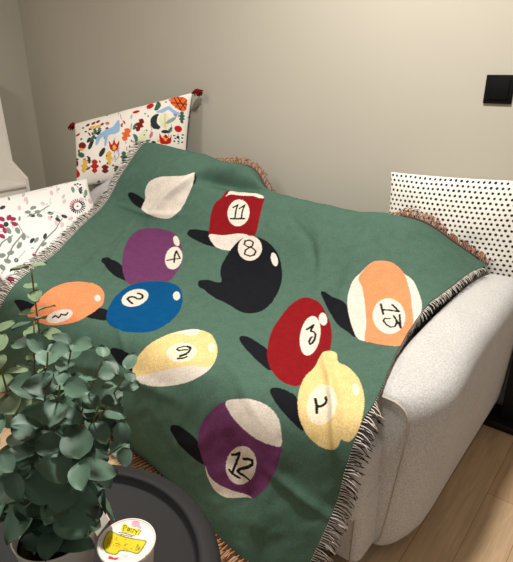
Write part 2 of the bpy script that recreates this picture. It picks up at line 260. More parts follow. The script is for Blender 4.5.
BALLS = [('ink','p',0,[(.2115,.4359),(.1678,.4157),(.1212,.4064),(.1004,.4158),(.107,.4404),(.1422,.4714),(.1879,.4874),(.2221,.4844)]),('cream','p',0,[(.2067,.2716),(.1751,.3118),(.1811,.3752),(.2049,.4219),(.211,.4766),(.2383,.4968),(.3037,.5038),(.3449,.4921),(.3797,.4732),(.4007,.4261),(.4012,.3575),(.39,.3057),(.3791,.249),(.3701,.216),(.3551,.1972),(.3454,.1979),(.3184,.2248),(.2485,.2538)]),('ink','p',0,[(.3545,.1976),(.3682,.206),(.381,.2331),(.3776,.2434),(.3648,.2159)]),('ink','p',0,[(.3248,.9481),(.2785,.9389),(.2364,.952),(.2135,.9707),(.2243,.9972),(.2839,1.0214),(.3423,1.04),(.4018,1.0368),(.3851,.9972)]),('plum','p',0,[(.3158,.5855),(.2692,.6381),(.2542,.737),(.2711,.844),(.3139,.9364),(.3686,1.0111),(.4173,1.0531),(.463,1.0617),(.504,1.0194),(.5539,.9288),(.5628,.8416),(.5565,.7315),(.5275,.6428),(.4844,.5708),(.4417,.5437),(.3897,.5486)]),('cream','p',0,[(.4829,.5717),(.489,.5813),(.4933,.5912),(.4957,.6007),(.496,.6088),(.4942,.6146),(.4904,.6175),(.485,.6172),(.4787,.6139),(.4718,.6077),(.4648,.5989),(.4582,.5888),(.4532,.5787),(.4503,.5695),(.4498,.5619),(.4515,.5565),(.4553,.5537),(.4609,.5539),(.4678,.5571),(.4754,.5633)]),('cream','p',0,[(.5502,.7125),(.5552,.7454),(.5539,.7716),(.5486,.7931),(.5398,.8084),(.528,.8151),(.5143,.8132),(.5005,.8032),(.4875,.7851),(.4758,.7579),(.4685,.7287),(.4655,.6989),(.4661,.6702),(.471,.6474),(.4796,.6319),(.491,.6247),(.5048,.6272),(.5198,.6398),(.5318,.6574),(.5413,.6807)]),('ink','p',0,[(.3077,1.3321),(.3574,1.3039),(.4531,1.2684),(.4807,1.3075),(.4751,1.3314),(.3594,1.344)]),('blue','p',0,[(.4651,1.0012),(.4291,1.0736),(.4193,1.1552),(.4398,1.2426),(.466,1.2978),(.505,1.3386),(.5826,1.3539),(.655,1.3313),(.7351,1.2925),(.7553,1.2257),(.7488,1.1392),(.7137,1.0462),(.6522,.9513),(.5992,.919),(.5318,.9336)]),('cream','p',0,[(.5336,1.0746),(.5443,1.0918),(.5506,1.1128),(.5523,1.1362),(.549,1.1582),(.5414,1.1776),(.5303,1.1931),(.5162,1.2032),(.4999,1.2061),(.4832,1.202),(.4687,1.192),(.4571,1.1764),(.4494,1.1556),(.4467,1.1319),(.4499,1.1081),(.4581,1.0867),(.4703,1.0698),(.4859,1.06),(.5032,1.0583),(.5193,1.0628)]),('cream','p',0,[(.6697,.9942),(.6755,1.0058),(.6793,1.0172),(.6807,1.0272),(.6796,1.0352),(.6762,1.0402),(.6706,1.042),(.6637,1.0404),(.656,1.0355),(.6482,1.0277),(.6412,1.0178),(.6358,1.0068),(.6322,.9953),(.6307,.9844),(.6315,.9755),(.6347,.9696),(.64,.9675),(.6469,.9693),(.6546,.9749),(.6625,.9835)]),('ink','p',0,[(.0453,1.4278),(.0482,1.4143),(.0768,1.4021),(.1172,1.3971),(.1491,1.3991),(.151,1.4298),(.1164,1.456),(.0847,1.4508)]),('orange','p',0,[(.1815,1.2216),(.1557,1.2715),(.1419,1.3322),(.1342,1.3943),(.1223,1.4481),(.1424,1.4658),(.2077,1.4649),(.2736,1.4364),(.3539,1.3796),(.3892,1.3278),(.4131,1.27),(.3917,1.2161),(.352,1.1698),(.3012,1.1554),(.2311,1.177)]),('cream','p',0,[(.3092,1.3451),(.3144,1.3548),(.3138,1.368),(.3074,1.3837),(.2959,1.4),(.2806,1.4156),(.2633,1.4291),(.2453,1.4394),(.2291,1.4452),(.2167,1.4455),(.2089,1.4402),(.2058,1.4304),(.2074,1.4168),(.2135,1.4008),(.2237,1.3835),(.2371,1.3665),(.2528,1.3528),(.2696,1.3438),(.2856,1.3394),(.2993,1.3398)]),('cream','p',0,[(.3774,1.2209),(.381,1.2269),(.383,1.2329),(.3832,1.2385),(.3817,1.2431),(.3786,1.2464),(.3743,1.2481),(.3691,1.2477),(.3632,1.2453),(.3574,1.2411),(.3523,1.2357),(.3485,1.2296),(.3463,1.2232),(.3459,1.2174),(.3473,1.2125),(.3504,1.2091),(.355,1.2075),(.3605,1.2082),(.3665,1.2109),(.3724,1.2153)]),('ink','p',0,[(.5992,.4413),(.5428,.4513),(.5024,.4714),(.4934,.4964),(.5071,.5173),(.5521,.5293),(.6106,.5361),(.665,.5247),(.6567,.477)]),('red','p',0,[(.55,.1689),(.545,.2202),(.5322,.271),(.5465,.3315),(.5754,.4052),(.6141,.4705),(.6996,.4937),(.7803,.4347),(.8402,.3837),(.8404,.2793),(.8241,.1919),(.8059,.1559),(.718,.1524)]),('cream','p',0,[(.6058,.4595),(.6715,.4381),(.7423,.3973),(.8064,.3896),(.794,.4217),(.7585,.4917),(.7264,.5193),(.6723,.5281),(.6366,.5055)]),('cream','p',0,[(.558,.2001),(.5507,.1671),(.635,.1606),(.7359,.1475),(.7966,.1522),(.797,.1632),(.7143,.1667),(.6297,.184),(.5753,.1931),(.5564,.2148)]),('cream','p',0,[(.7722,.2638),(.7763,.2899),(.7725,.3143),(.7612,.3341),(.7444,.3476),(.7245,.3541),(.7036,.3531),(.6816,.3441),(.6608,.3284),(.6405,.3067),(.625,.2824),(.6159,.2575),(.6142,.2343),(.6199,.2168),(.6332,.2054),(.6534,.1993),(.6785,.1985),(.7091,.205),(.7365,.2174),(.7577,.2374)]),('ink','p',0,[(.7853,.7665),(.7384,.7934),(.6963,.8097),(.6917,.8383),(.7223,.875),(.7921,.8977),(.8923,.9244),(.986,.9578),(1.0385,.9456),(1.0711,.8876),(1.0788,.7735),(1.0573,.6555),(1.0206,.552),(.9723,.453),(.9204,.4011),(.8655,.3839),(.8072,.394),(.7613,.4415),(.733,.5199),(.7275,.6201),(.7484,.698)]),('cream','p',0,[(.8882,.4558),(.8858,.4805),(.8782,.5038),(.8661,.5236),(.8506,.5377),(.8329,.5448),(.8144,.5439),(.797,.5353),(.7818,.5192),(.7707,.4975),(.7659,.4732),(.7678,.4486),(.776,.4258),(.7892,.4068),(.8066,.3936),(.8266,.3876),(.8458,.3887),(.8618,.3962),(.8756,.4114),(.8849,.4322)]),('cream','p',0,[(.974,.4789),(.9798,.4921),(.9835,.5049),(.9852,.5163),(.9844,.5251),(.9812,.5303),(.9757,.5315),(.9685,.5284),(.9605,.5215),(.952,.5109),(.9447,.4986),(.9398,.4862),(.9374,.4743),(.9372,.4639),(.939,.4557),(.9426,.4507),(.9476,.4492),(.9535,.4515),(.9601,.4574),(.9671,.4668)]),('ink','p',0,[(1.2806,1.1426),(1.203,1.1155),(1.1414,1.1093),(1.1083,1.1202),(1.1231,1.148),(1.2026,1.1863),(1.2832,1.2143),(1.3607,1.2236)]),('red','p',0,[(1.2047,.6985),(1.2911,.6944),(1.377,.7745),(1.4524,.8851),(1.5075,1.012),(1.5009,1.1211),(1.504,1.2244),(1.4731,1.2533),(1.4006,1.2465),(1.3096,1.1851),(1.2529,1.112),(1.1821,.9612),(1.1628,.8018)]),('cream','p',0,[(1.3957,.9016),(1.4191,.9526),(1.4364,.9998),(1.4455,1.038),(1.444,1.0616),(1.4341,1.0718),(1.4178,1.0695),(1.3959,1.0546),(1.3704,1.0283),(1.3414,.9895),(1.3139,.9437),(1.2964,.9029),(1.2849,.8613),(1.2836,.8288),(1.2897,.8058),(1.3014,.7936),(1.3164,.7924),(1.3353,.8052),(1.3552,.8287),(1.3733,.8586)]),('cream','p',0,[(1.3633,.7688),(1.3706,.7816),(1.3749,.7931),(1.3761,.803),(1.3743,.8105),(1.37,.8152),(1.364,.8176),(1.357,.8174),(1.3494,.8144),(1.3408,.8072),(1.3319,.796),(1.3245,.7832),(1.3195,.7704),(1.3176,.759),(1.318,.7489),(1.3207,.7412),(1.3255,.7369),(1.3323,.737),(1.3411,.7423),(1.3523,.754)]),('ink','p',0,[(1.4262,.6589),(1.356,.6238),(1.2866,.6096),(1.2695,.6321),(1.3146,.6799),(1.4088,.7728),(1.4966,.8202),(1.5584,.844)]),('ink','p',0,[(1.5309,1.3022),(1.4781,1.2828),(1.4371,1.289),(1.4175,1.3059),(1.4303,1.3264),(1.4822,1.3603),(1.5412,1.3906),(1.5935,1.4059)]),('yellow','p',0,[(1.5004,.9945),(1.5324,.9887),(1.568,1.0395),(1.6165,1.0515),(1.6697,1.0859),(1.7089,1.1461),(1.7366,1.2309),(1.7515,1.3129),(1.7402,1.375),(1.7261,1.3841),(1.716,1.3804),(1.7131,1.4144),(1.6776,1.44),(1.6306,1.432),(1.5847,1.3946),(1.5502,1.3428),(1.5223,1.2848),(1.4958,1.1949),(1.5009,1.1211),(1.4915,1.0672),(1.4919,1.0277)]),('pale','p',0,[(1.6731,1.2884),(1.6761,1.3129),(1.6685,1.3326),(1.6524,1.3488),(1.6401,1.3618),(1.6262,1.3677),(1.6111,1.366),(1.5963,1.3567),(1.5834,1.3406),(1.5722,1.3184),(1.5629,1.2909),(1.5574,1.2613),(1.5574,1.2333),(1.5623,1.2087),(1.5734,1.192),(1.5976,1.1971),(1.6242,1.2123),(1.6379,1.2192),(1.6501,1.2344),(1.6634,1.2604)]),('pale','p',0,[(1.6899,1.1335),(1.6935,1.1426),(1.6961,1.152),(1.6971,1.1605),(1.6965,1.1673),(1.6945,1.1717),(1.6911,1.1736),(1.6868,1.1725),(1.6818,1.1687),(1.6767,1.1624),(1.6719,1.1542),(1.6682,1.1453),(1.6656,1.1361),(1.6647,1.1277),(1.6654,1.121),(1.6678,1.1168),(1.6715,1.1152),(1.676,1.1163),(1.6809,1.1199),(1.6855,1.1257)]),('cream','p',0,[(1.4735,.3128),(1.4314,.3502),(1.4032,.4213),(1.3819,.4968),(1.3996,.6018),(1.447,.6982),(1.5212,.8001),(1.5787,.8577),(1.6245,.8546),(1.7044,.8555),(1.754,.8288),(1.754,.7659),(1.754,.6741),(1.7456,.5759),(1.7016,.4545),(1.6329,.3412),(1.5727,.3197),(1.5229,.2992)]),('orange','p',0,[(1.4735,.3128),(1.4314,.3502),(1.4026,.4522),(1.4388,.506),(1.4907,.6059),(1.5639,.7477),(1.6049,.8527),(1.6354,.8565),(1.7044,.8555),(1.754,.8288),(1.754,.7738),(1.7497,.6864),(1.7006,.5618),(1.6527,.4423),(1.5855,.3258),(1.5229,.2992)]),('cream','p',0,[(1.686,.6121),(1.7047,.6507),(1.7152,.6871),(1.7182,.7204),(1.7136,.7479),(1.7025,.7681),(1.6861,.7799),(1.6656,.7821),(1.6396,.7703),(1.6126,.7483),(1.5863,.7168),(1.5654,.6805),(1.552,.6424),(1.5456,.6038),(1.5501,.5725),(1.5631,.5492),(1.5832,.5368),(1.6077,.5367),(1.6352,.5515),(1.6626,.5786)]),('ink','p',0,[(1.1685,1.6573),(1.0982,1.6439),(1.0383,1.6369),(1.0006,1.6547),(.9996,1.6856),(1.0533,1.7368),(1.1243,1.7698),(1.216,1.768),(1.1952,1.7088)]),('plum','p',0,[(1.2704,1.4335),(1.2121,1.4952),(1.1698,1.568),(1.1623,1.6357),(1.1887,1.7131),(1.2259,1.7857),(1.2679,1.8388),(1.3182,1.8466),(1.3898,1.8203),(1.4591,1.7954),(1.5059,1.701),(1.5293,1.6073),(1.5381,1.5313),(1.5325,1.4945),(1.4472,1.462),(1.3582,1.431)]),('cream','p',0,[(1.2681,1.4345),(1.3324,1.3963),(1.3929,1.3751),(1.4527,1.3758),(1.501,1.4077),(1.5257,1.4577),(1.5312,1.497),(1.4885,1.5092),(1.4304,1.5104),(1.3653,1.4938),(1.3002,1.4671)]),('cream','p',0,[(1.2236,1.7705),(1.2511,1.8176),(1.3023,1.8287),(1.377,1.8097),(1.4261,1.8021),(1.4591,1.7954),(1.4035,1.8352),(1.3464,1.8754),(1.2953,1.8871),(1.2633,1.8618),(1.2372,1.8207)]),('cream','p',0,[(1.4539,1.6259),(1.4507,1.6552),(1.4405,1.6884),(1.419,1.731),(1.4026,1.7534),(1.3868,1.7618),(1.3683,1.763),(1.3491,1.7563),(1.3334,1.7388),(1.3225,1.7132),(1.3172,1.6836),(1.3197,1.6528),(1.3285,1.6251),(1.3451,1.5993),(1.3704,1.5743),(1.3925,1.5621),(1.4121,1.5599),(1.429,1.5665),(1.4422,1.5806),(1.4509,1.6006)]),('ink','p',0,[(.7077,1.4464),(.6477,1.4333),(.5959,1.4366),(.5747,1.4501),(.5856,1.4704),(.6399,1.499),(.6983,1.5018),(.7383,1.4996)]),('cream','p',0,[(.8747,1.1868),(.8262,1.2515),(.7837,1.3264),(.7453,1.4025),(.7201,1.4717),(.7373,1.5108),(.7916,1.5242),(.8712,1.5165),(.9759,1.4776),(1.0633,1.4265),(1.1174,1.3626),(1.1208,1.3007),(1.0733,1.2361),(1.0028,1.1876),(.9276,1.1696)]),('yellow','p',0,[(.8379,1.2474),(.7837,1.3264),(.7453,1.4025),(.7201,1.4717),(.7315,1.5018),(.7689,1.508),(.8994,1.4386),(1.0178,1.3702),(1.1086,1.3398),(1.1208,1.3007),(1.0733,1.2361),(1.0028,1.1876),(.9276,1.1696),(.9173,1.2175)]),('pale','p',0,[(1.0012,1.2893),(1.0119,1.3035),(1.0156,1.3201),(1.0111,1.3369),(.9986,1.3526),(.9799,1.3659),(.9578,1.3758),(.9348,1.3811),(.9134,1.3813),(.8961,1.3764),(.8832,1.367),(.8748,1.3534),(.8721,1.3365),(.8755,1.3184),(.8847,1.3009),(.8994,1.2861),(.9192,1.2762),(.9415,1.2717),(.9651,1.2734),(.9854,1.2792)]),('pale','p',0,[(1.0617,1.2378),(1.069,1.2466),(1.0737,1.2547),(1.0756,1.2615),(1.0747,1.2667),(1.0712,1.2698),(1.0657,1.2708),(1.0587,1.2695),(1.0505,1.2657),(1.0417,1.2595),(1.0332,1.2517),(1.0269,1.2439),(1.0228,1.2363),(1.0211,1.2294),(1.0218,1.224),(1.025,1.2205),(1.0303,1.2193),(1.0371,1.2204),(1.0447,1.2238),(1.0531,1.2297)]),('ink','s',.009099999999999999,[(.4873,.7603),(.5037,.7361),(.5366,.7013),(.5008,.6557),(.5058,.6976),(.5227,.7541)]),('ink','s',.0112,[(.5124,1.177),(.4921,1.1679),(.4744,1.1593),(.4741,1.1453),(.4846,1.1343),(.4962,1.1307),(.5102,1.134),(.5215,1.1297),(.5262,1.1167),(.5213,1.1024),(.5092,1.0963),(.4943,1.1002)]),('ink','s',.007699999999999999,[(.9643,1.2882),(.9467,1.2892),(.9281,1.3006),(.9136,1.3168),(.9141,1.3271),(.9292,1.3258),(.9464,1.3122),(.9613,1.3055)]),('ink','s',.010499999999999999,[(.9482,1.2909),(.9685,1.2928),(.9746,1.3067),(.9706,1.3265),(.9497,1.3472)]),('ink','s',.0084,[(.9456,1.3618),(.9682,1.3504),(.9819,1.3358)]),('ink','s',.010499999999999999,[(1.6196,.5811),(1.6656,.6213),(1.5935,.6275)]),('ink','s',.010499999999999999,[(1.5659,.5886),(1.6073,.6577)]),('ink','s',.008679999999999998,[(1.6484,.6821),(1.6276,.6866),(1.6276,.704),(1.6501,.7246),(1.6763,.7391),(1.6896,.7299),(1.688,.7048),(1.6789,.6841),(1.655,.6572)]),('ink','s',.008679999999999998,[(1.6789,.6841),(1.692,.6976),(1.714,.7279),(1.677,.6434)]),('ink','s',.010499999999999999,[(1.5819,1.2695),(1.6003,1.2976),(1.6114,1.3241)]),('ink','s',.010499999999999999,[(1.6017,1.2988),(1.6134,1.2928),(1.6219,1.2764),(1.6223,1.2622),(1.6128,1.2497)]),('ink','s',.0112,[(1.3342,1.6355),(1.3505,1.6275),(1.3729,1.6021),(1.3566,1.655),(1.3527,1.7188)]),('ink','s',.012599999999999998,[(1.338,1.7102),(1.3527,1.7188),(1.3828,1.727)]),('ink','s',.012599999999999998,[(1.3919,1.6212),(1.415,1.6072),(1.4334,1.6034),(1.4366,1.6197),(1.42,1.6417),(1.3752,1.6871),(1.3711,1.6976),(1.3824,1.7048),(1.4295,1.7047)]),('ink','s',.010499999999999999,[(1.3202,.8986),(1.3284,.8718),(1.3329,.85),(1.3352,.8755),(1.3412,.8939),(1.3558,.8869),(1.3686,.8962),(1.3889,.9364),(1.3997,.9749),(1.3991,.9916),(1.3826,.9734),(1.3694,.9387),(1.3698,.9282)]),('ink','s',.010499999999999999,[(.6416,.2497),(.6597,.2269),(.6691,.2561),(.6951,.3123)]),('ink','s',.010499999999999999,[(.685,.2445),(.7078,.2162),(.7139,.2474),(.7359,.3021)]),('ink','s',.010499999999999999,[(.6695,.32),(.7549,.297)]),('ink','s',.0084,[(.8145,.4596),(.7933,.4501),(.7951,.4289),(.8174,.4153),(.8377,.4227),(.839,.4449),(.8236,.4634),(.8064,.4858),(.8093,.5117),(.8358,.5144),(.8581,.4957),(.8591,.4712),(.8416,.4602),(.8145,.4596)]),('ink','s',.0084,[(.2296,1.4152),(.2389,1.3987),(.2573,1.4033),(.2611,1.3783),(.2838,1.3734),(.2884,1.357)])]
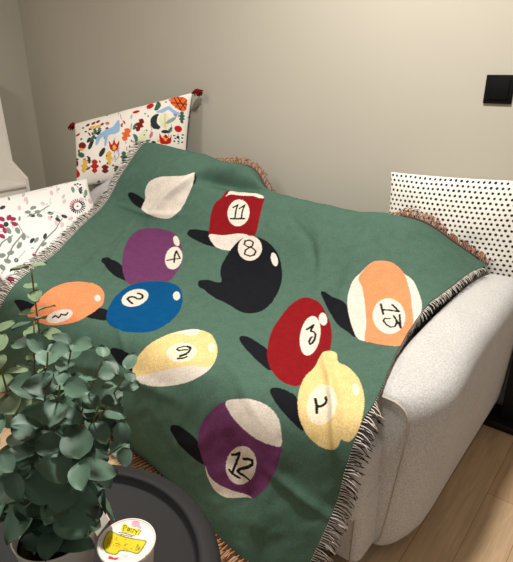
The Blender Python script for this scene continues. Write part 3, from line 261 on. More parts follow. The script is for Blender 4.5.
FOLK = [('f_green','p',0,[(.175,.386),(.164,.387),(.16,.386),(.164,.383),(.172,.38),(.181,.378),(.186,.38),(.184,.384)]),('f_teal','p',0,[(.782,.119),(.781,.12),(.78,.117),(.781,.112),(.782,.108),(.782,.108),(.782,.111),(.782,.116)]),('f_green','s',.003,[(.744,.203),(.754,.232)]),('f_rust','s',.003,[(.47,.209),(.474,.227)]),('f_rust','s',.003,[(.689,.195),(.696,.217)]),('f_dark','p',0,[(.599,.241),(.588,.236),(.585,.231),(.591,.228),(.602,.228),(.612,.232),(.616,.238),(.611,.241)]),('f_dark','p',0,[(.002,.232),(.01,.242),(.01,.238),(.01,.235),(.005,.222),(.036,.234),(.045,.24),(.038,.244)]),('f_gold','s',.003,[(.468,.372),(.428,.388)]),('f_green','p',0,[(.486,.122),(.491,.132),(.484,.135),(.49,.144),(.479,.144),(.478,.151),(.468,.151),(.464,.149),(.46,.14),(.465,.137),(.46,.127),(.47,.127),(.469,.119),(.48,.119)]),('f_blue','p',0,[(.45,.075),(.447,.083),(.442,.085),(.436,.079),(.434,.069),(.436,.06),(.442,.058),(.447,.064)]),('f_blue','p',0,[(.753,.252),(.747,.253),(.743,.251),(.743,.247),(.748,.243),(.753,.242),(.757,.244),(.757,.248)]),('f_dark','s',.003,[(.255,.149),(.266,.187)]),('f_green','p',0,[(.158,.113),(.161,.107),(.168,.106),(.175,.11),(.179,.117),(.177,.123),(.17,.125),(.162,.121)]),('f_blue','s',.003,[(.135,.003),(.141,.003)]),('f_pink','s',.003,[(.735,.093),(.736,.119)]),('f_green','p',0,[(.239,.003),(.253,.006),(.246,.006),(.253,.006),(.26,.006),(.273,.006),(.253,.003),(.273,.006)]),('f_dark','p',0,[(.691,.247),(.687,.251),(.682,.251),(.68,.248),(.682,.243),(.686,.239),(.69,.238),(.692,.241)]),('f_blue','p',0,[(.357,.222),(.369,.228),(.366,.234),(.377,.24),(.369,.246),(.374,.252),(.366,.258),(.362,.258),(.352,.252),(.353,.246),(.341,.24),(.349,.234),(.343,.227),(.351,.221)]),('f_green','s',.003,[(.338,.269),(.314,.295)]),('f_gold','p',0,[(.714,.388),(.706,.388),(.697,.388),(.697,.388),(.707,.388),(.72,.386),(.726,.385),(.725,.387)]),('f_gold','s',.003,[(.174,.018),(.18,.046)]),('f_orange','s',.003,[(.621,.302),(.626,.331)]),('f_teal','p',0,[(.423,.147),(.434,.152),(.433,.159),(.445,.164),(.44,.171),(.446,.177),(.441,.184),(.437,.185),(.427,.18),(.426,.174),(.415,.169),(.42,.162),(.412,.156),(.417,.148)]),('f_green','p',0,[(.188,.153),(.174,.144),(.171,.136),(.179,.135),(.194,.14),(.207,.149),(.21,.156),(.202,.158)]),('f_orange','s',.003,[(.002,.044),(.003,.087)]),('f_orange','p',0,[(.645,.244),(.639,.237),(.639,.232),(.644,.233),(.653,.238),(.659,.245),(.659,.25),(.653,.25)]),('f_rust','p',0,[(.529,.003),(.529,.003),(.522,.003),(.549,.005),(.515,.003),(.515,.004),(.528,.005),(.501,.003),(.522,.005),(.528,.005),(.501,.003),(.535,.005),(.535,.005),(.522,.003)]),('f_green','p',0,[(.73,.388),(.733,.388),(.737,.388),(.743,.388),(.747,.388),(.743,.388),(.737,.388),(.733,.388)]),('f_orange','p',0,[(.303,.375),(.311,.378),(.304,.383),(.31,.386),(.293,.388),(.288,.388),(.273,.388),(.273,.388),(.264,.388),(.276,.388),(.273,.387),(.287,.384),(.285,.38),(.296,.375)]),('f_green','p',0,[(.709,.17),(.713,.178),(.708,.181),(.712,.189),(.702,.19),(.702,.196),(.693,.197),(.69,.196),(.686,.188),(.691,.184),(.687,.176),(.696,.175),(.695,.169),(.704,.167)]),('f_green','p',0,[(.183,.085),(.195,.092),(.194,.099),(.206,.106),(.199,.113),(.205,.12),(.199,.127),(.194,.127),(.182,.12),(.182,.113),(.17,.106),(.177,.1),(.17,.093),(.177,.086)]),('f_green','p',0,[(.528,.358),(.533,.365),(.526,.368),(.53,.374),(.517,.377),(.515,.381),(.503,.384),(.499,.383),(.497,.378),(.505,.375),(.5,.369),(.512,.366),(.511,.36),(.522,.357)]),('f_orange','s',.003,[(.338,.167),(.339,.185)]),('f_pink','p',0,[(.172,.152),(.179,.163),(.172,.166),(.178,.176),(.165,.177),(.166,.184),(.154,.185),(.149,.182),(.143,.172),(.149,.168),(.141,.157),(.154,.157),(.152,.148),(.165,.148)]),('f_dark','p',0,[(.544,.354),(.546,.362),(.538,.364),(.54,.371),(.528,.372),(.524,.377),(.512,.378),(.51,.377),(.51,.371),(.517,.368),(.515,.36),(.527,.359),(.528,.354),(.54,.352)]),('f_green','s',.003,[(.45,.114),(.449,.152)]),('f_green','p',0,[(.658,.348),(.657,.34),(.661,.335),(.668,.336),(.674,.343),(.675,.35),(.671,.355),(.664,.354)]),('f_pink','p',0,[(.326,.332),(.319,.329),(.317,.325),(.322,.323),(.332,.325),(.34,.328),(.341,.332),(.336,.333)]),('f_red','p',0,[(.387,.008),(.38,.008),(.373,.008),(.373,.008),(.373,.008),(.38,.008),(.387,.008),(.365,.005)]),('f_dark','p',0,[(.388,.356),(.399,.358),(.396,.364),(.406,.366),(.398,.372),(.402,.376),(.394,.381),(.389,.382),(.38,.38),(.383,.376),(.372,.374),(.38,.368),(.374,.364),(.382,.358)]),('f_blue','p',0,[(.512,.381),(.497,.386),(.487,.387),(.489,.384),(.498,.377),(.509,.37),(.517,.368),(.519,.373)]),('f_green','p',0,[(.131,.317),(.117,.318),(.108,.314),(.111,.308),(.122,.304),(.136,.303),(.144,.306),(.142,.312)]),('f_rust','p',0,[(.281,.101),(.292,.11),(.288,.116),(.298,.125),(.289,.129),(.292,.137),(.283,.141),(.279,.14),(.27,.132),(.273,.126),(.263,.117),(.271,.112),(.266,.104),(.275,.099)]),('f_pink','p',0,[(.101,.248),(.115,.253),(.114,.26),(.127,.265),(.121,.273),(.128,.278),(.122,.286),(.117,.286),(.104,.281),(.104,.275),(.089,.27),(.096,.262),(.086,.256),(.093,.249)]),('f_rust','s',.003,[(.245,.13),(.226,.148)]),('f_rust','p',0,[(.238,.009),(.246,.006),(.226,.003),(.233,.003),(.239,.004),(.245,.001),(.26,.02),(.226,-.0)]),('f_dark','p',0,[(.182,.006),(.182,.006),(.152,.003),(.152,.003),(.141,.003),(.158,.005),(.146,.005),(.124,.003),(.124,.003),(.13,.003),(.13,.003),(.141,.003),(.141,.003),(.152,.003)]),('f_gold','p',0,[(.639,.236),(.631,.237),(.625,.234),(.625,.228),(.63,.224),(.638,.223),(.644,.226),(.644,.232)]),('f_red','s',.003,[(.357,.036),(.375,.072)]),('f_dark','s',.003,[(.579,.14),(.589,.172)]),('f_blue','s',.003,[(.347,.233),(.355,.268)]),('f_gold','s',.003,[(.173,.046),(.194,.078)]),('f_green','p',0,[(.563,.218),(.57,.225),(.565,.229),(.572,.236),(.562,.24),(.564,.245),(.555,.249),(.551,.248),(.544,.242),(.548,.237),(.541,.23),(.551,.227),(.548,.221),(.557,.217)]),('f_green','s',.003,[(.337,.006),(.343,.041)]),('f_blue','p',0,[(.004,.288),(.019,.303),(.002,.303),(.03,.318),(.001,.314),(-.001,.318),(.006,.331),(.007,.336),(.007,.331),(.003,.315),(.003,.309),(.009,.312),(.009,.306),(.009,.3)]),('f_rust','p',0,[(.004,.374),(.001,.36),(.001,.356),(.001,.358),(.004,.373),(.003,.38),(.003,.384),(.003,.381)]),('f_blue','p',0,[(.627,.384),(.624,.381),(.626,.376),(.633,.373),(.64,.374),(.645,.377),(.642,.381),(.635,.384)]),('f_rust','p',0,[(.522,.388),(.522,.388),(.515,.388),(.515,.388),(.508,.388),(.501,.388),(.487,.388),(.487,.388),(.487,.388),(.494,.388),(.494,.388),(.501,.388),(.508,.388),(.515,.388)]),('f_green','p',0,[(.572,.227),(.562,.228),(.557,.225),(.559,.221),(.567,.218),(.576,.217),(.582,.219),(.58,.223)]),('f_green','p',0,[(.343,.327),(.347,.334),(.339,.337),(.344,.344),(.331,.346),(.329,.351),(.318,.354),(.314,.353),(.31,.346),(.317,.342),(.312,.335),(.325,.333),(.324,.327),(.337,.325)]),('f_red','p',0,[(.573,.388),(.583,.388),(.581,.388),(.587,.388),(.587,.388),(.594,.388),(.587,.388),(.587,.388),(.575,.388),(.575,.388),(.562,.388),(.562,.388),(.555,.388),(.565,.388)]),('f_teal','p',0,[(.225,.09),(.235,.1),(.231,.105),(.241,.115),(.231,.119),(.234,.127),(.224,.13),(.22,.129),(.21,.119),(.214,.114),(.203,.104),(.213,.1),(.209,.092),(.218,.088)]),('f_teal','p',0,[(.284,.265),(.272,.268),(.264,.265),(.263,.259),(.272,.253),(.283,.25),(.292,.252),(.292,.258)]),('f_teal','s',.003,[(.703,.154),(.71,.171)]),('f_dark','p',0,[(.741,.224),(.737,.219),(.738,.213),(.743,.211),(.75,.213),(.753,.218),(.752,.224),(.747,.226)]),('f_green','s',.003,[(.582,.173),(.585,.204)]),('f_rust','p',0,[(.146,.003),(.152,.005),(.124,.003),(.13,.003),(.141,.003),(.152,.003),(.182,.006),(.152,.003)]),('f_rust','p',0,[(.136,.112),(.132,.103),(.134,.098),(.14,.101),(.147,.11),(.152,.12),(.15,.124),(.143,.121)]),('f_red','p',0,[(.266,.003),(.28,.006),(.26,.003),(.266,.003),(.273,.003),(.28,.003),(.28,.003),(.273,.003)]),('f_blue','p',0,[(.009,.275),(.004,.272),(.009,.288),(.009,.297),(.004,.288),(.009,.306),(.009,.306),(.009,.306),(.009,.297),(.004,.282),(.004,.272),(.004,.269),(.004,.262),(.009,.272)]),('f_green','p',0,[(.336,.384),(.326,.383),(.324,.38),(.33,.378),(.342,.378),(.352,.379),(.354,.382),(.347,.384)]),('f_rust','s',.003,[(.782,.324),(.782,.344)]),('f_dark','p',0,[(.144,.25),(.154,.257),(.149,.263),(.159,.27),(.149,.275),(.153,.281),(.143,.286),(.139,.286),(.129,.279),(.132,.273),(.121,.266),(.131,.261),(.126,.254),(.137,.249)]),('f_red','p',0,[(.046,.097),(.027,.095),(.013,.088),(.017,.084),(.034,.082),(.052,.083),(.063,.087),(.06,.093)]),('f_dark','p',0,[(.146,.003),(.182,.006),(.152,.003),(.182,.006),(.152,.003),(.152,.003),(.146,.003),(.141,.003),(.135,.003),(.141,.003),(.13,.003),(.135,.003),(.135,.003),(.141,.003)]),('f_red','p',0,[(.188,.271),(.204,.286),(.195,.297),(.21,.311),(.19,.321),(.193,.333),(.173,.342),(.165,.341),(.152,.327),(.161,.317),(.144,.302),(.164,.293),(.157,.279),(.176,.269)]),('f_rust','p',0,[(.26,.31),(.28,.324),(.266,.333),(.271,.345),(.246,.352),(.238,.351),(.222,.339),(.234,.329),(.225,.317),(.248,.308)]),('f_gold','p',0,[(.298,.241),(.312,.257),(.304,.268),(.318,.284),(.301,.293),(.304,.307),(.288,.317),(.281,.315),(.269,.301),(.275,.289),(.26,.274),(.276,.263),(.27,.249),(.287,.239)]),('f_gold','p',0,[(.118,.262),(.131,.279),(.118,.287),(.131,.303),(.108,.309),(.108,.321),(.086,.327),(.077,.324),(.065,.308),(.077,.299),(.06,.281),(.086,.277),(.081,.262),(.105,.258)]),('f_green','p',0,[(.408,.261),(.42,.272),(.413,.281),(.425,.292),(.41,.3),(.412,.31),(.398,.318),(.392,.317),(.381,.306),(.387,.297),(.374,.286),(.389,.278),(.384,.268),(.399,.26)]),('f_orange','p',0,[(.438,.141),(.451,.159),(.439,.167),(.451,.185),(.429,.188),(.43,.201),(.409,.204),(.401,.201),(.39,.183),(.401,.175),(.387,.156),(.408,.153),(.404,.138),(.426,.135)]),('f_red','p',0,[(.292,.183),(.316,.209),(.333,.181),(.35,.214),(.373,.195),(.364,.239),(.331,.249),(.3,.227)]),('f_gold','p',0,[(.349,.231),(.346,.238),(.341,.242),(.333,.243),(.326,.239),(.321,.233),(.319,.225),(.321,.219),(.327,.214),(.334,.214),(.342,.217),(.347,.224)]),('f_blue','p',0,[(.358,.071),(.333,.094),(.315,.108),(.269,.115),(.228,.131),(.205,.141),(.191,.187),(.208,.188),(.234,.157),(.262,.157),(.254,.203),(.271,.202),(.291,.152),(.339,.153),(.375,.136)]),('f_dark','p',0,[(.171,.186),(.161,.199),(.149,.206),(.139,.205),(.135,.198),(.137,.186),(.144,.171),(.154,.158),(.165,.151),(.175,.151),(.18,.159),(.178,.172)]),('f_dark','p',0,[(.148,.155),(.141,.161),(.133,.163),(.126,.161),(.121,.155),(.121,.148),(.125,.14),(.132,.134),(.141,.132),(.148,.134),(.152,.139),(.152,.147)]),('f_dark','p',0,[(.252,.245),(.24,.255),(.227,.261),(.218,.26),(.214,.253),(.217,.241),(.225,.229),(.237,.219),(.249,.213),(.259,.215),(.263,.222),(.261,.233)]),('f_green','p',0,[(.178,.151),(.167,.158),(.157,.161),(.149,.16),(.146,.153),(.149,.144),(.156,.135),(.167,.128),(.178,.125),(.186,.127),(.189,.133),(.185,.141)]),('f_dark','p',0,[(.219,.132),(.21,.133),(.202,.13),(.197,.126),(.196,.121),(.199,.116),(.206,.113),(.214,.113),(.222,.115),(.228,.12),(.229,.125),(.226,.13)]),('f_rust','p',0,[(.118,.178),(.114,.188),(.102,.192),(.084,.19),(.066,.183),(.052,.172),(.047,.16),(.053,.151),(.066,.147),(.083,.148),(.1,.155),(.112,.166)]),('f_green','p',0,[(.101,.237),(.093,.241),(.079,.24),(.062,.235),(.047,.225),(.038,.215),(.039,.207),(.049,.203),(.065,.205),(.081,.211),(.095,.219),(.102,.229)]),('f_gold','p',0,[(.098,.196),(.095,.2),(.087,.201),(.076,.2),(.066,.196),(.057,.19),(.054,.185),(.058,.181),(.066,.18),(.077,.182),(.088,.186),(.095,.191)]),('f_dark','p',0,[(.06,.197),(.058,.203),(.054,.206),(.049,.206),(.044,.203),(.041,.197),(.039,.192),(.041,.186),(.045,.183),(.05,.183),(.055,.186),(.059,.192)]),('f_red','p',0,[(.009,.285),(.047,.319),(.04,.338),(.007,.334)]),('f_rust','p',0,[(.039,.263),(.036,.271),(.03,.276),(.021,.275),(.005,.267),(.005,.256),(.004,.245),(.009,.249),(.003,.234),(.024,.241),(.033,.246),(.038,.254)]),('f_rust','p',0,[(.182,.044),(.183,.05),(.181,.054),(.175,.058),(.167,.059),(.16,.057),(.155,.054),(.154,.049),(.157,.044),(.162,.041),(.17,.039),(.177,.041)]),('f_rust','p',0,[(.214,.04),(.215,.045),(.213,.05),(.208,.054),(.201,.055),(.194,.054),(.189,.05),(.188,.045),(.19,.04),(.195,.037),(.202,.035),(.209,.037)]),('f_rust','p',0,[(.249,.067),(.25,.071),(.247,.076),(.242,.079),(.234,.08),(.228,.079),(.223,.076),(.222,.071),(.225,.067),(.231,.064),(.238,.062),(.245,.064)]),('f_rust','p',0,[(.141,.047),(.142,.052),(.139,.057),(.133,.06),(.124,.06),(.116,.058),(.111,.054),(.11,.05),(.113,.045),(.119,.042),(.128,.041),(.135,.043)]),('f_rust','p',0,[(.167,.079),(.168,.083),(.164,.087),(.157,.09),(.148,.09),(.141,.089),(.137,.086),(.137,.082),(.141,.078),(.148,.075),(.156,.075),(.163,.076)]),('f_gold','p',0,[(.233,.077),(.232,.083),(.225,.087),(.213,.09),(.2,.09),(.188,.087),(.183,.082),(.184,.077),(.191,.072),(.203,.07),(.216,.069),(.227,.072)]),('f_gold','p',0,[(.184,.074),(.184,.078),(.179,.082),(.17,.084),(.16,.084),(.152,.081),(.148,.077),(.148,.072),(.153,.068),(.162,.066),(.172,.067),(.18,.069)]),('f_pink','p',0,[(.292,.078),(.291,.083),(.285,.085),(.277,.085),(.268,.081),(.261,.076),(.258,.07),(.259,.065),(.264,.063),(.273,.064),(.281,.067),(.288,.073)]),('f_red','p',0,[(.408,.11),(.405,.109),(.399,.105),(.394,.099),(.39,.092),(.388,.086),(.389,.083),(.393,.084),(.399,.089),(.404,.095),(.408,.102),(.41,.108)]),('f_rust','p',0,[(.392,.113),(.391,.119),(.388,.123),(.384,.123),(.381,.121),(.379,.115),(.379,.109),(.38,.102),(.383,.099),(.386,.098),(.39,.101),(.392,.106)]),('f_rust','s',.003,[(.331,.249),(.338,.305)]),('f_rust','s',.003,[(.42,.207),(.424,.258)]),('f_green','s',.003,[(.173,.341),(.182,.271)]),('f_dark','s',.003,[(.331,.304),(.366,.28),(.364,.249)]),('f_dark','p',0,[(.076,.131),(.07,.131),(.065,.13),(.062,.128),(.062,.125),(.065,.123),(.069,.121),(.075,.121),(.08,.122),(.082,.125),(.083,.127),(.08,.13)]),('f_dark','p',0,[(.115,.095),(.109,.094),(.105,.091),(.103,.088),(.104,.086),(.108,.086),(.114,.086),(.119,.088),(.123,.09),(.125,.093),(.124,.095),(.12,.096)]),('f_dark','p',0,[(.091,.065),(.085,.064),(.08,.062),(.077,.059),(.077,.056),(.08,.054),(.085,.053),(.091,.054),(.096,.057),(.099,.059),(.099,.062),(.097,.064)]),('f_dark','p',0,[(.267,.302),(.27,.3),(.273,.298),(.276,.298),(.278,.3),(.279,.303),(.277,.307),(.274,.309),(.271,.311),(.268,.31),(.266,.309),(.265,.306)]),('f_dark','p',0,[(.213,.287),(.213,.284),(.214,.281),(.216,.279),(.219,.28),(.222,.282),(.224,.286),(.224,.29),(.223,.292),(.221,.294),(.218,.293),(.215,.291)]),('f_dark','p',0,[(.13,.251),(.124,.249),(.121,.246),(.119,.244),(.121,.242),(.126,.242),(.131,.243),(.137,.245),(.14,.247),(.141,.25),(.139,.251),(.135,.252)]),('f_dark','p',0,[(.344,.331),(.349,.331),(.352,.332),(.354,.334),(.352,.336),(.349,.337),(.344,.338),(.339,.338),(.335,.337),(.334,.335),(.335,.333),(.339,.332)]),('f_dark','p',0,[(.309,.317),(.314,.316),(.318,.316),(.321,.318),(.321,.32),(.319,.322),(.315,.324),(.31,.325),(.306,.325),(.304,.324),(.303,.322),(.306,.319)]),('f_dark','p',0,[(.448,.237),(.45,.241),(.45,.243),(.449,.245),(.446,.246),(.443,.244),(.44,.242),(.438,.239),(.438,.236),(.439,.234),(.441,.234),(.445,.235)]),('f_dark','p',0,[(.462,.21),(.464,.214),(.464,.217),(.462,.218),(.459,.218),(.456,.216),(.454,.213),(.452,.21),(.452,.207),(.454,.205),(.457,.205),(.46,.207)]),('f_orange','p',0,[(.662,-.0),(.718,.011),(.759,.029),(.771,.059),(.765,.09),(.736,.084),(.701,.06),(.674,.037)]),('f_rust','s',.005,[(.681,.038),(.769,.058)]),('f_rust','s',.005,[(.677,-.0),(.748,.087)]),('f_rust','s',.005,[(.738,.019),(.712,.069)]),('f_rust','s',.005,[(.765,.037),(.74,.084)]),('f_rust','s',.005,[(.695,-.001),(.769,.081)]),('f_dark','p',0,[(.618,.087),(.582,.094),(.574,.122),(.593,.161),(.631,.171),(.64,.159),(.62,.141),(.614,.116)]),('f_pale','p',0,[(.658,.085),(.63,.098),(.629,.13),(.654,.164),(.677,.174),(.693,.144),(.682,.113)]),('f_gold','s',.006,[(.659,.098),(.669,.162)]),('f_green','p',0,[(.754,.092),(.763,.099),(.76,.106),(.769,.113),(.763,.121),(.77,.128),(.763,.135),(.766,.143),(.761,.15),(.757,.15),(.749,.143),(.75,.136),(.74,.128),(.747,.121),(.737,.113),(.746,.106),(.741,.099),(.748,.092)]),('f_rust','p',0,[(.524,.102),(.535,.121),(.524,.128),(.533,.146),(.513,.149),(.513,.162),(.494,.165),(.488,.162),(.48,.144),(.49,.136),(.48,.117),(.499,.114),(.496,.099),(.514,.096)]),('f_red','p',0,[(.563,.019),(.569,.029),(.568,.038),(.56,.044),(.549,.046),(.538,.043),(.528,.036),(.523,.026),(.521,.014),(.535,.005),(.522,.003),(.548,.007)]),('f_green','p',0,[(.581,.003),(.581,.027),(.583,.059),(.607,.064),(.617,.035)]),('f_red','p',0,[(.761,.186),(.755,.192),(.746,.194),(.735,.191),(.727,.184),(.722,.175),(.723,.167),(.73,.161),(.739,.16),(.75,.163),(.758,.169),(.762,.178)]),('f_red','p',0,[(.487,.045),(.487,.05),(.48,.053),(.47,.055),(.458,.055),(.448,.052),(.442,.048),(.443,.043),(.449,.038),(.459,.036),(.471,.037),(.481,.04)]),('f_red','p',0,[(.637,.193),(.657,.218),(.674,.2),(.699,.222),(.707,.2),(.705,.247),(.648,.244)]),('f_gold','p',0,[(.656,.206),(.675,.236),(.695,.211),(.68,.223)]),('f_dark','p',0,[(.694,.189),(.691,.193),(.683,.196),(.671,.196),(.659,.194),(.651,.19),(.647,.185),(.65,.181),(.658,.178),(.67,.178),(.682,.18),(.69,.184)]),('f_teal','p',0,[(.467,.176),(.496,.189),(.499,.216),(.482,.234),(.479,.21)]),('f_blue','p',0,[(.668,.054),(.622,.066),(.596,.074),(.64,.086),(.673,.075),(.719,.108),(.743,.102),(.706,.08)]),('f_lilac','p',0,[(.729,.116),(.726,.117),(.721,.116),(.715,.113),(.711,.109),(.708,.104),(.709,.101),(.712,.099),(.718,.1),(.723,.103),(.728,.108),(.73,.112)]),('f_grey','p',0,[(.725,.12),(.724,.126),(.717,.134),(.704,.142),(.69,.147),(.677,.149),(.67,.147),(.671,.141),(.679,.133),(.692,.125),(.706,.119),(.718,.117)]),('f_pink','p',0,[(.595,.2),(.589,.207),(.582,.211),(.576,.211),(.573,.207),(.574,.2),(.577,.191),(.583,.184),(.589,.18),(.595,.18),(.598,.184),(.598,.191)]),('f_pale','p',0,[(.554,.208),(.539,.222),(.522,.23),(.509,.229),(.502,.22),(.503,.204),(.511,.186),(.523,.171),(.538,.162),(.551,.163),(.56,.173),(.561,.19)]),('f_dark','p',0,[(.731,.21),(.73,.212),(.728,.214),(.725,.214),(.721,.213),(.719,.212),(.718,.21),(.718,.208),(.721,.207),(.724,.207),(.727,.207),(.73,.209)]),('f_dark','p',0,[(.738,.223),(.738,.225),(.735,.227),(.732,.227),(.729,.227),(.726,.225),(.725,.223),(.726,.221),(.728,.22),(.732,.22),(.735,.22),(.737,.222)]),('f_dark','p',0,[(.754,.218),(.753,.22),(.751,.221),(.748,.222),(.745,.221),(.742,.22),(.741,.218),(.742,.216),(.744,.215),(.747,.214),(.751,.215),(.753,.216)]),('f_dark','p',0,[(.772,.22),(.771,.222),(.769,.224),(.767,.225),(.764,.224),(.762,.223),(.761,.221),(.762,.219),(.764,.218),(.766,.217),(.769,.217),(.771,.218)]),('f_dark','p',0,[(.733,.238),(.732,.24),(.729,.242),(.726,.242),(.723,.241),(.72,.24),(.719,.238),(.72,.236),(.722,.235),(.726,.234),(.729,.235),(.732,.236)]),('f_dark','p',0,[(.755,.238),(.754,.24),(.752,.241),(.749,.242),(.746,.242),(.743,.24),(.743,.238),(.743,.236),(.746,.235),(.749,.235),(.752,.235),(.754,.236)]),('f_dark','p',0,[(.773,.241),(.772,.243),(.771,.244),(.768,.245),(.765,.245),(.763,.244),(.762,.242),(.763,.24),(.765,.239),(.768,.238),(.77,.238),(.772,.239)]),('f_dark','p',0,[(.774,.205),(.774,.207),(.772,.208),(.769,.209),(.766,.209),(.764,.208),(.763,.206),(.764,.204),(.766,.203),(.769,.202),(.771,.202),(.773,.203)]),('f_green','p',0,[(.614,.002),(.623,.01),(.622,.012),(.605,.0),(.604,.001),(.608,.004),(.618,.004),(.6,.003),(.624,.005),(.624,.004),(.606,.003),(.629,.005)]),('f_green','p',0,[(.646,.004),(.646,.004),(.628,.003),(.634,.004),(.618,.002),(.618,.003),(.618,.003),(.618,.002),(.641,.004),(.624,.003),(.646,.004),(.646,.004)]),('f_green','p',0,[(.667,.019),(.668,.022),(.666,.023),(.664,.023),(.66,.022),(.657,.019),(.655,.017),(.654,.014),(.655,.012),(.658,.012),(.662,.014),(.665,.017)]),('f_green','p',0,[(.649,.026),(.649,.029),(.647,.03),(.645,.03),(.642,.029),(.639,.026),(.637,.024),(.636,.021),(.638,.02),(.64,.02),(.644,.021),(.647,.024)]),('f_green','p',0,[(.558,.089),(.558,.091),(.556,.093),(.554,.093),(.55,.092),(.548,.09),(.546,.087),(.547,.085),(.548,.084),(.551,.084),(.554,.085),(.557,.087)]),('f_green','p',0,[(.535,.072),(.535,.074),(.533,.075),(.53,.075),(.527,.074),(.524,.072),(.523,.069),(.523,.067),(.525,.066),(.528,.066),(.531,.067),(.533,.069)]),('f_green','p',0,[(.561,.169),(.561,.171),(.559,.172),(.556,.172),(.553,.171),(.551,.17),(.55,.167),(.55,.165),(.552,.164),(.555,.164),(.558,.165),(.56,.167)]),('f_green','p',0,[(.548,.191),(.547,.193),(.545,.194),(.542,.195),(.54,.194),(.537,.192),(.536,.19),(.537,.188),(.539,.187),(.542,.187),(.545,.188),(.547,.189)])]
